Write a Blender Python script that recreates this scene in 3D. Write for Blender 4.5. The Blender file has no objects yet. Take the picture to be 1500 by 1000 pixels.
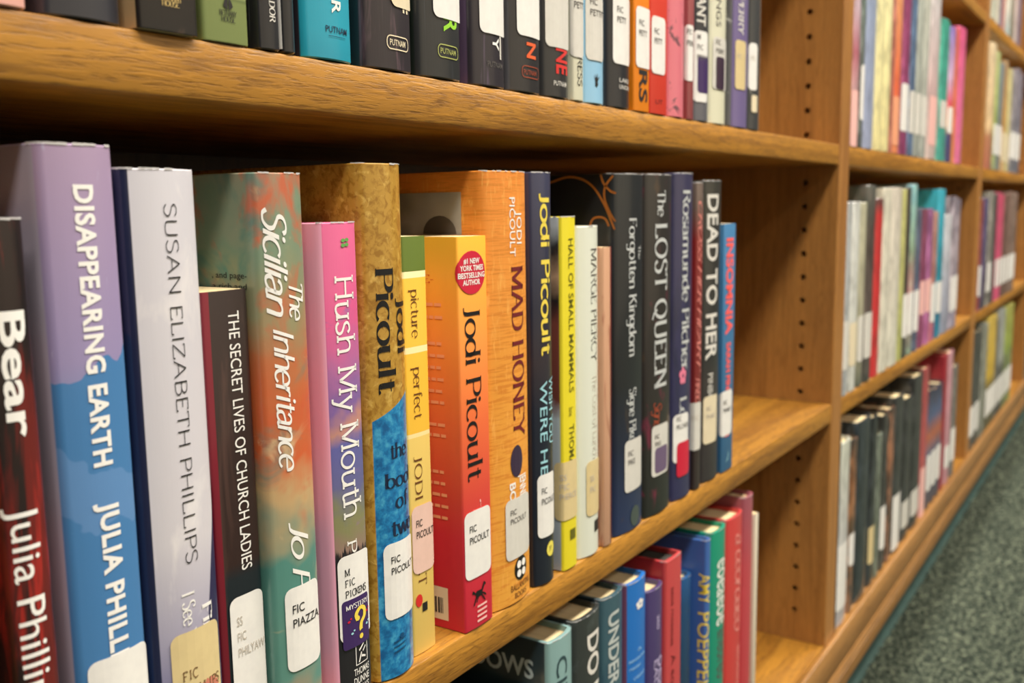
import bpy, bmesh, math, random
from mathutils import Vector, Matrix
random.seed(7)
SC = bpy.context.scene
COLL = SC.collection

# ------------------------------------------------------------------ camera, world, lamps, exposure
cam_data = bpy.data.cameras.new('camera')
cam_data.sensor_width = 36.0
cam_data.lens = 1420.566 / 1500 * 36.0
cam_data.clip_start = 0.01
cam = bpy.data.objects.new('camera', cam_data)
COLL.objects.link(cam)
_F = Vector((0.8252527, 0.54778625, -0.13743441))
_R = Vector((0.55125083, -0.83420678, -0.01488543))
_U = Vector((0.12280275, 0.06347659, 0.99039901))
cam.matrix_world = Matrix(((_R.x, _U.x, -_F.x, -1.05441718),
                           (_R.y, _U.y, -_F.y, -0.28293688),
                           (_R.z, _U.z, -_F.z, 0.59543712),
                           (0, 0, 0, 1)))
SC.camera = cam
cam_data.dof.use_dof = True
cam_data.dof.focus_distance = 0.42
cam_data.dof.aperture_fstop = 34.09 / 3.1

world = bpy.data.worlds.new('room_air')
SC.world = world
world.use_nodes = True
world.node_tree.nodes['Background'].inputs[0].default_value = (1.0, 0.95, 0.88, 1)
world.node_tree.nodes['Background'].inputs[1].default_value = 0.03

def lamp(name, loc, size, power, color, rot=(0, 0, 0)):
    l = bpy.data.lights.new(name, 'AREA')
    l.shape = 'RECTANGLE'
    l.size, l.size_y = size
    l.energy = power
    l.color = color
    o = bpy.data.objects.new(name, l)
    o.location = loc
    o.rotation_euler = rot
    COLL.objects.link(o)
    return o
# fluorescent ceiling fixtures over the aisle, running along the shelves
for i, lx in enumerate((-1.6, 0.0, 1.6, 3.2)):
    lamp('ceiling_lamp', (lx, -0.95, 2.7), (1.25, 0.35), 52.0, (1.0, 0.93, 0.82))
for i, lx in enumerate((-1.2, 1.2)):
    lamp('ceiling_lamp', (lx, -2.4, 2.7), (1.25, 0.45), 14.0, (1.0, 0.95, 0.87))

# added unseen light strips above the case front; its top leaves a carpet band shaded
for i, lx in enumerate((-0.6, 0.75, 2.1, 3.45)):
    lamp('added_floor_light', (lx, 0.022, 2.72), (1.2, 0.018), 42.0, (1.0, 0.94, 0.84))

SC.view_settings.view_transform = 'Standard'
SC.view_settings.look = 'None'
SC.view_settings.exposure = 0.25
SC.view_settings.gamma = 1.0
SC.view_settings.use_curve_mapping = False
try:
    SC.cycles.max_bounces = 6
    SC.cycles.use_denoising = True
except Exception:
    pass

# ------------------------------------------------------------------ colours
def lin(c):
    return tuple(((v / 255) / 12.92 if v / 255 <= .04045 else ((v / 255 + .055) / 1.055) ** 2.4) for v in c) + (1.0,)

INK = dict(white=(244, 242, 238), black=(14, 13, 16), ink=(28, 26, 28), cream=(236, 222, 190), tan=(226, 205, 152),
    greywhite=(222, 219, 212), brown=(120, 88, 52), faint=(196, 188, 176), navyink=(20, 36, 66), deepblue=(14, 74, 120),
    purple=(62, 38, 96), leafgreen=(104, 168, 88), faded_red=(206, 128, 108), pinkish=(238, 200, 186), brownink=(108, 62, 26),
    red=(214, 44, 40), crimson=(208, 26, 60), palepink=(250, 196, 190), darkred=(112, 28, 34), bean=(56, 40, 66),
    greyink=(92, 88, 86), yellow=(240, 216, 84), paleblue=(160, 214, 226), paleyellow=(240, 226, 96), olive=(104, 100, 20),
    silver=(196, 200, 200), greygreen=(70, 82, 78), rust=(156, 70, 46), dullpurple=(110, 90, 122), pink=(236, 130, 160),
    palered=(226, 140, 132), coral=(250, 98, 92), gold=(206, 178, 112), lime=(150, 214, 50), olivegold=(170, 176, 98),
    orange=(232, 96, 44), darkpurple=(56, 34, 58), slateink=(44, 70, 76), palegrey=(190, 198, 196), palesky=(150, 200, 240),
    lilac=(190, 178, 216), peach=(246, 170, 130))

# ------------------------------------------------------------------ node helpers
class NG:
    def __init__(self, name, rough=.45, coat=0., spec=.5):
        self.m = bpy.data.materials.new(name)
        self.m.use_nodes = True
        self.n = self.m.node_tree.nodes
        self.l = self.m.node_tree.links
        self.b = self.n['Principled BSDF']
        self.b.inputs['Roughness'].default_value = rough
        self.b.inputs['Coat Weight'].default_value = coat
        self.b.inputs['Coat Roughness'].default_value = .12
        self.b.inputs['Specular IOR Level'].default_value = spec
        self.tc = self.n.new('ShaderNodeTexCoord').outputs['Object']
    def link(self, a, b):
        self.l.new(a, b)
    def setv(self, sock, v):
        if hasattr(v, 'is_linked') or isinstance(v, bpy.types.NodeSocket):
            self.l.new(v, sock)
        else:
            sock.default_value = v
    def math(self, op, a, b=0., c=0., clamp=False):
        n = self.n.new('ShaderNodeMath')
        n.operation = op
        n.use_clamp = clamp
        self.setv(n.inputs[0], a); self.setv(n.inputs[1], b); self.setv(n.inputs[2], c)
        return n.outputs[0]
    def mapping(self, scale, loc=(0, 0, 0), rot=(0, 0, 0)):
        n = self.n.new('ShaderNodeMapping')
        n.inputs['Scale'].default_value = scale
        n.inputs['Location'].default_value = loc
        n.inputs['Rotation'].default_value = rot
        self.link(self.tc, n.inputs['Vector'])
        return n.outputs[0]
    def noise(self, scale, detail=3., rough=.55, vec=None, dist=0.):
        n = self.n.new('ShaderNodeTexNoise')
        n.inputs['Scale'].default_value = scale
        n.inputs['Detail'].default_value = detail
        n.inputs['Roughness'].default_value = rough
        n.inputs['Distortion'].default_value = dist
        self.link(vec if vec is not None else self.tc, n.inputs['Vector'])
        return n.outputs['Fac']
    def xyz(self):
        n = self.n.new('ShaderNodeSeparateXYZ')
        self.link(self.tc, n.inputs[0])
        return n.outputs
    def ramp(self, fac, stops, interp='LINEAR'):
        n = self.n.new('ShaderNodeValToRGB')
        cr = n.color_ramp
        cr.interpolation = interp
        while len(cr.elements) < len(stops):
            cr.elements.new(.5)
        for e, (p, c) in zip(cr.elements, stops):
            e.position = p
            e.color = c if len(c) == 4 else lin(c)
        self.setv(n.inputs[0], fac)
        return n.outputs[0]
    def mix(self, fac, a, b, mode='MIX'):
        n = self.n.new('ShaderNodeMix')
        n.data_type = 'RGBA'
        n.blend_type = mode
        self.setv(n.inputs[0], fac)
        self.setv(n.inputs[6], a); self.setv(n.inputs[7], b)
        return n.outputs[2]
    def step(self, v, lo, hi):
        n = self.n.new('ShaderNodeMapRange')
        self.setv(n.inputs[0], v)
        n.inputs[1].default_value = lo
        n.inputs[2].default_value = hi
        n.clamp = True
        return n.outputs[0]
    def bump(self, h, strength, dist=.001):
        n = self.n.new('ShaderNodeBump')
        n.inputs['Strength'].default_value = strength
        n.inputs['Distance'].default_value = dist
        self.link(h, n.inputs['Height'])
        self.link(n.outputs[0], self.b.inputs['Normal'])
    def color(self, c):
        self.setv(self.b.inputs['Base Color'], c if not isinstance(c, tuple) or len(c) == 4 else lin(c))

_plain = {}
def plain(c, rough=.5, coat=0., name=None):
    if isinstance(c, str):
        name = name or c; c = INK[c]
    k = (c, rough, coat)
    if k not in _plain:
        g = NG(name or 'ink', rough, coat)
        g.color(lin(c))
        _plain[k] = g.m
    return _plain[k]

def sticker_mat(c):
    k = ('sticker', c)
    if k not in _plain:
        g = NG('label_paper', .38, .35)
        base = INK[c]
        n = g.noise(140, 4, .6)
        dark = tuple(int(v * .975) for v in base)
        g.color(g.ramp(n, [(.35, dark), (.62, base)]))
        _plain[k] = g.m
    return _plain[k]

# ------------------------------------------------------------------ mesh helpers
def link_mesh(name, me, mat, parent=None, loc=(0, 0, 0)):
    o = bpy.data.objects.new(name, me)
    if mat is not None:
        me.materials.clear()
        me.materials.append(mat)
    COLL.objects.link(o)
    o.location = loc
    o.parent = parent
    return o

def bm_mesh(bm, name, smooth_deg=None):
    me = bpy.data.meshes.new(name)
    bm.to_mesh(me)
    bm.free()
    if smooth_deg is not None:
        for p in me.polygons:
            p.use_smooth = True
        me.set_sharp_from_angle(angle=math.radians(smooth_deg))
    return me

def add_box(bm, x0, x1, y0, y1, z0, z1, bevel=0., seg=2):
    b2 = bmesh.new()
    vs = [b2.verts.new((x, y, z)) for x in (x0, x1) for y in (y0, y1) for z in (z0, z1)]
    for f in ((0, 1, 3, 2), (4, 6, 7, 5), (0, 4, 5, 1), (2, 3, 7, 6), (0, 2, 6, 4), (1, 5, 7, 3)):
        b2.faces.new([vs[i] for i in f])
    if bevel > 0:
        bmesh.ops.bevel(b2, geom=list(b2.edges), offset=bevel, segments=seg, affect='EDGES', profile=.5)
    bmesh.ops.recalc_face_normals(b2, faces=b2.faces)
    t = bpy.data.meshes.new('t')
    b2.to_mesh(t); b2.free()
    bm.from_mesh(t)
    bpy.data.meshes.remove(t)

def box_obj(name, b, mat, parent=None, bevel=0.):
    bm = bmesh.new()
    add_box(bm, *b, bevel)
    return link_mesh(name, bm_mesh(bm, name, 30), mat, parent)

def tag(o, label, cat, group=None, kind=None):
    o['label'] = label; o['category'] = cat
    if group: o['group'] = group
    if kind: o['kind'] = kind
    return o

# ------------------------------------------------------------------ lettering: a drawn stroke alphabet and the built-in face
GL = {
'a': (52, 'C 7 52 14 63 27 66 38 58 41 46;N 41 46 41 10;C 41 10 44 2 54 3;C 41 38 24 35 8 28 5 15 12 3 24 1 36 8 41 16'),
'b': (58, 'B 10 100 10 4;O 31 33 23 32'), 'c': (50, 'A 29 33 25 33 50 312'),
'd': (58, 'O 27 33 23 32;B 48 100 48 0'), 'e': (54, 'A 28 33 24 33 0 318;N 4 35 52 35'),
'f': (36, 'C 42 92 34 100 25 95 21 82;E 21 82 21 0;N 5 65 38 65'),
'g': (54, 'O 26 37 22 29;N 48 66 48 -8;C 48 -8 42 -26 26 -31 8 -26'),
'h': (60, 'S 10 100 10 0;C 10 46 20 60 34 65 46 59 50 44;E 50 44 50 0'),
'i': (22, 'S 11 66 11 0;D 11 88'), 'j': (24, 'B 14 66 14 -12;C 14 -12 10 -27 -4 -29;D 14 88'),
'k': (56, 'S 10 100 10 0;S 46 66 12 30;S 24 41 50 0'), 'l': (22, 'S 11 100 11 0'),
'm': (90, 'S 10 66 10 0;C 10 46 20 60 30 65 41 59 45 44;E 45 44 45 0;C 45 46 55 60 66 65 76 59 80 44;E 80 44 80 0'),
'n': (60, 'S 10 66 10 0;C 10 46 20 60 34 65 46 59 50 44;E 50 44 50 0'), 'o': (58, 'O 29 33 25 33'),
'p': (58, 'S 10 66 10 -30;O 31 33 23 32'), 'q': (58, 'O 27 33 23 32;S 48 66 48 -30'),
'r': (42, 'S 10 66 10 0;C 10 42 18 58 28 65 38 62'), 's': (46, 'C 40 55 32 65 17 64 8 54 12 41 24 34 37 25 41 12 31 1 15 1 5 11'),
't': (38, 'N 19 86 19 14;C 19 14 22 3 31 1 39 6;N 4 65 37 65'),
'u': (60, 'B 10 66 10 20;C 10 20 14 5 26 0 40 6 50 22;S 50 66 50 0'), 'v': (52, 'B 4 66 26 0;B 48 66 26 0'),
'w': (76, 'B 3 66 20 0;N 38 66 20 0;N 38 66 56 0;B 73 66 56 0'), 'x': (52, 'S 6 66 46 0;S 46 66 6 0'),
'y': (52, 'B 4 66 27 2;B 49 66 24 -14;C 24 -14 18 -28 6 -29'), 'z': (50, 'N 7 64 44 64 6 2 46 2'),
'A': (76, 'E 38 100 6 0;E 38 100 70 0;N 18 36 58 36'),
'B': (66, 'S 12 100 12 0;C 12 98 40 98 54 86 54 66 40 53 12 52;C 12 52 44 51 59 38 58 14 42 2 12 2'),
'C': (70, 'A 40 50 34 50 48 312'), 'D': (74, 'S 12 100 12 0;C 12 98 38 97 60 82 67 50 60 18 38 3 12 2'),
'E': (60, 'S 12 100 12 0;N 12 98 54 98 54 88;N 12 52 44 52;N 12 2 56 2 56 14'),
'F': (56, 'S 12 100 12 0;N 12 98 53 98 53 86;N 12 51 42 51'),
'G': (76, 'A 40 50 34 50 48 330;N 48 46 70 46;E 68 46 68 4'), 'H': (78, 'S 12 100 12 0;S 66 100 66 0;N 12 52 66 52'),
'I': (26, 'S 13 100 13 0'), 'J': (40, 'B 27 100 27 12;C 27 12 22 -4 6 -8'),
'K': (72, 'S 12 100 12 0;S 62 100 14 44;S 30 60 66 0'), 'L': (58, 'S 12 100 12 0;N 12 2 54 2 54 16'),
'M': (94, 'S 12 100 12 0;N 12 100 47 6;N 82 100 47 6;S 82 100 82 0'), 'N': (80, 'S 12 100 12 0;N 12 100 68 2;S 68 100 68 0'),
'O': (82, 'O 41 50 34 50'), 'P': (62, 'S 12 100 12 0;C 12 98 42 97 56 84 56 62 42 48 12 47'),
'Q': (84, 'O 41 50 34 50;C 40 14 58 -6 80 -16'), 'R': (68, 'S 12 100 12 0;C 12 98 42 97 56 86 56 66 42 53 12 52;E 36 52 64 0'),
'S': (58, 'C 50 84 40 98 22 99 9 86 12 66 30 54 46 42 51 22 40 2 20 1 7 16'), 'T': (66, 'E 33 98 33 0;N 4 86 5 98 61 98 62 86'),
'U': (76, 'B 12 100 12 30;C 12 30 16 8 38 0 60 8 64 30;B 64 100 64 30'), 'V': (74, 'B 5 100 37 0;B 69 100 37 0'),
'W': (104, 'B 4 100 28 0;N 52 100 28 0;N 52 100 76 0;B 100 100 76 0'), 'X': (70, 'S 8 100 62 0;S 62 100 8 0'),
'Y': (68, 'B 4 100 34 48;B 64 100 34 48;E 34 48 34 0'), 'Z': (64, 'N 8 86 8 98 58 98 6 2 60 2 60 16'),
' ': (32, ''), ',': (20, 'N 11 8 6 -14'), '-': (40, 'N 4 40 36 40'), '~': (60, 'C 4 30 14 50 26 34 38 20 52 52 60 40'), '#': (60, 'N 20 90 12 10;N 44 90 36 10;N 6 64 54 64;N 4 36 52 36'),
}
# thick, thin, serif half length, slant, monospaced
STY = dict(serif=(15, 5, 10, 0, 0), thinserif=(9, 4, 8, 0, 0), thinserif2=(12, 5, 9, 0, 0), slab=(9.5, 8.5, 11, 0, 0), type=(12, 11, 11, 0, 62),
           thin=(5.5, 5.5, 0, 0, 0), thin2=(10, 10, 0, 0, 0), geo=(15, 14, 0, 0, 0), script=(12, 7.5, 0, .3, 0))

def _curve_pts(p):
    out = []
    n = len(p)
    for i in range(n - 1):
        a = p[i - 1] if i > 0 else (2 * p[0][0] - p[1][0], 2 * p[0][1] - p[1][1])
        b, c = p[i], p[i + 1]
        d = p[i + 2] if i + 2 < n else (2 * c[0] - b[0], 2 * c[1] - b[1])
        for k in range(5):
            t = k / 5
            out.append(tuple(.5 * (2 * b[j] + (c[j] - a[j]) * t + (2 * a[j] - 5 * b[j] + 4 * c[j] - d[j]) * t * t
                                   + (3 * b[j] - a[j] - 3 * c[j] + d[j]) * t ** 3) for j in (0, 1)))
    out.append(p[-1])
    return out

def _ribbon(V, F, pts, thick, thin, closed=False):
    n = len(pts)
    base = len(V)
    for i, p in enumerate(pts):
        a = pts[i - 1] if (i > 0 or closed) else p
        b = pts[(i + 1) % n] if (i < n - 1 or closed) else p
        dx, dy = b[0] - a[0], b[1] - a[1]
        L = math.hypot(dx, dy) or 1
        dx /= L; dy /= L
        h = (thin + (thick - thin) * abs(dy) ** 1.3) / 2
        V.append((p[0] - dy * h, p[1] + dx * h))
        V.append((p[0] + dy * h, p[1] - dx * h))
    m = n if closed else n - 1
    for i in range(m):
        j = (i + 1) % n
        F.append((base + 2 * i, base + 2 * i + 1, base + 2 * j + 1, base + 2 * j))

def stroke_text(s, sty):
    thick, thin, ser, slant, mono = STY[sty]
    V, F = [], []
    x = 0.
    for ch in s:
        adv, desc = GL.get(ch, GL['-'])
        v0 = len(V)
        for st in [q for q in desc.split(';') if q]:
            k, *q = st.split()
            q = [float(t) for t in q]
            if k == 'O':
                P = [(q[0] + q[2] * math.cos(t * math.pi / 14), q[1] + q[3] * math.sin(t * math.pi / 14)) for t in range(28)]
                _ribbon(V, F, P, thick, thin, True)
            elif k == 'A':
                P = [(q[0] + q[2] * math.cos(math.radians(q[4] + (q[5] - q[4]) * t / 22)), q[1] + q[3] * math.sin(math.radians(q[4] + (q[5] - q[4]) * t / 22))) for t in range(23)]
                _ribbon(V, F, P, thick, thin)
            elif k == 'D':
                b = len(V); r = max(thick * .62, 6)
                for t in range(10):
                    V.append((q[0] + r * math.cos(t * math.pi / 5), q[1] + r * math.sin(t * math.pi / 5)))
                F.append(tuple(range(b, b + 10)))
            else:
                P = list(zip(q[::2], q[1::2]))
                if k == 'C':
                    _ribbon(V, F, _curve_pts(P), thick, thin)
                else:
                    for a, b in zip(P[:-1], P[1:]):
                        _ribbon(V, F, [a, b], thick, thin)
                    if ser:
                        for e, on in ((P[0], k in 'SB'), (P[-1], k in 'SE')):
                            if on:
                                yy = e[1] - thin / 2 if e[1] > 30 else e[1] + thin / 2
                                _ribbon(V, F, [(e[0] - ser, yy), (e[0] + ser, yy)], thin, thin)
        off = x + ((mono - adv) / 2 if mono else 0)
        for i in range(v0, len(V)):
            V[i] = (V[i][0] + off + slant * V[i][1], V[i][1])
        x += mono if mono else adv + (2 if sty != 'script' else -4)
    return [(a / 100, b / 100) for a, b in V], F

_txt = {}
def text2d(s, sty):
    """2-D glyph outlines: baseline at 0, cap height 1"""
    k = (s, sty)
    if k in _txt:
        return _txt[k]
    if sty in STY:
        V, F = stroke_text(s, sty)
    else:
        def raw(t):
            cu = bpy.data.curves.new('t', 'FONT')
            cu.body = t
            cu.size = 1
            cu.resolution_u = 3
            cu.offset = {'sans': .004, 'sansb': .024, 'sansc': .034, 'sansx': .035}[sty]
            if sty == 'sansc':
                cu.space_character = 1.08
            o = bpy.data.objects.new('t', cu)
            COLL.objects.link(o)
            dg = bpy.context.evaluated_depsgraph_get()
            me = bpy.data.meshes.new_from_object(o.evaluated_get(dg))
            V = [(v.co.x, v.co.y) for v in me.vertices]
            F = [tuple(p.vertices) for p in me.polygons]
            bpy.data.objects.remove(o); bpy.data.curves.remove(cu); bpy.data.meshes.remove(me)
            return V, F
        if sty not in _txt:
            hv, _ = raw('H')
            _txt[sty] = (min(v[1] for v in hv), max(v[1] for v in hv))
        lo, hi = _txt[sty]
        V, F = raw(s)
        V = [(a / (hi - lo), (b - lo) / (hi - lo)) for a, b in V]
    x0 = min(v[0] for v in V); x1 = max(v[0] for v in V)
    V = [(a - x0, b) for a, b in V]
    _txt[k] = (V, F, x1 - x0)
    return _txt[k]

# ------------------------------------------------------------------ books
class Profile:
    """outline of a book seen from above, as a curve of length s; s = 0 at the middle of the spine"""
    def __init__(self, w, b, D, r, n=10):
        arc = []
        if b > .0002:
            R = (w * w / 4 + b * b) / (2 * b)
            a = math.asin(min(1, (w / 2) / R))
            for i in range(n + 1):
                t = -a + 2 * a * i / n
                arc.append((R * math.sin(t), R - R * math.cos(t)))
        else:
            arc = [(-w / 2, 0), (0, 0), (w / 2, 0)]
            b = 0
        # rounded shoulder between spine and covers
        def corner(sx):
            c = Vector((sx * w / 2, b))
            nx = Vector(arc[1] if sx < 0 else arc[-2])
            d = (nx - c).normalized() * min(r, (nx - c).length * .8)
            p0 = c + d; p2 = Vector((sx * w / 2, b + r))
            pts = []
            for i in range(5):
                t = i / 4
                pts.append(tuple((1 - t) ** 2 * p0 + 2 * t * (1 - t) * c + t * t * p2))
            return pts
        L = corner(-1)[::-1]; Rr = corner(1)
        pts = [(-w / 2, D)] + L + arc[1:-1] + Rr + [(w / 2, D)]
        self.p = pts
        s = [0.]
        for a, c in zip(pts[:-1], pts[1:]):
            s.append(s[-1] + math.hypot(c[0] - a[0], c[1] - a[1]))
        self.mid = s[-1] / 2
        self.s = [v - self.mid for v in s]
    def at(self, s, eps):
        S = self.s
        i = 0
        lo, hi = 0, len(S) - 2
        while lo < hi:
            m = (lo + hi + 1) // 2
            if S[m] <= s: lo = m
            else: hi = m - 1
        i = lo
        a, c = self.p[i], self.p[i + 1]
        t = (s - S[i]) / (S[i + 1] - S[i])
        dx, dy = c[0] - a[0], c[1] - a[1]
        L = math.hypot(dx, dy)
        # outward normal: path runs left cover -> spine -> right cover
        return a[0] + dx * t + dy / L * eps, a[1] + dy * t - dx / L * eps

def patch(prof, V, F, eps, name, mat, parent, cut=True):
    """wrap flat (s, z) outlines round the book outline"""
    me = bpy.data.meshes.new(name)
    me.from_pydata([(a, 0, b) for a, b in V], [], F)
    if cut:
        bm = bmesh.new(); bm.from_mesh(me)
        lo = min(v[0] for v in V); hi = max(v[0] for v in V)
        for s in prof.s[1:-1]:
            if lo + 1e-5 < s < hi - 1e-5:
                bmesh.ops.bisect_plane(bm, geom=bm.verts[:] + bm.edges[:] + bm.faces[:], plane_co=(s, 0, 0), plane_no=(1, 0, 0), dist=1e-7)
        for v in bm.verts:
            x, y = prof.at(v.co.x, eps)
            v.co = (x, y, v.co.z)
        bm.to_mesh(me); bm.free()
    return link_mesh(name, me, mat, parent)

def rrect(a, c, z0, z1, r, n=4):
    P = []
    for cx, cz, t0 in ((c - r, z1 - r, 0), (a + r, z1 - r, 90), (a + r, z0 + r, 180), (c - r, z0 + r, 270)):
        for i in range(n + 1):
            t = math.radians(t0 + 90 * i / n)
            P.append((cx + r * math.cos(t), cz + r * math.sin(t)))
    return P

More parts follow.
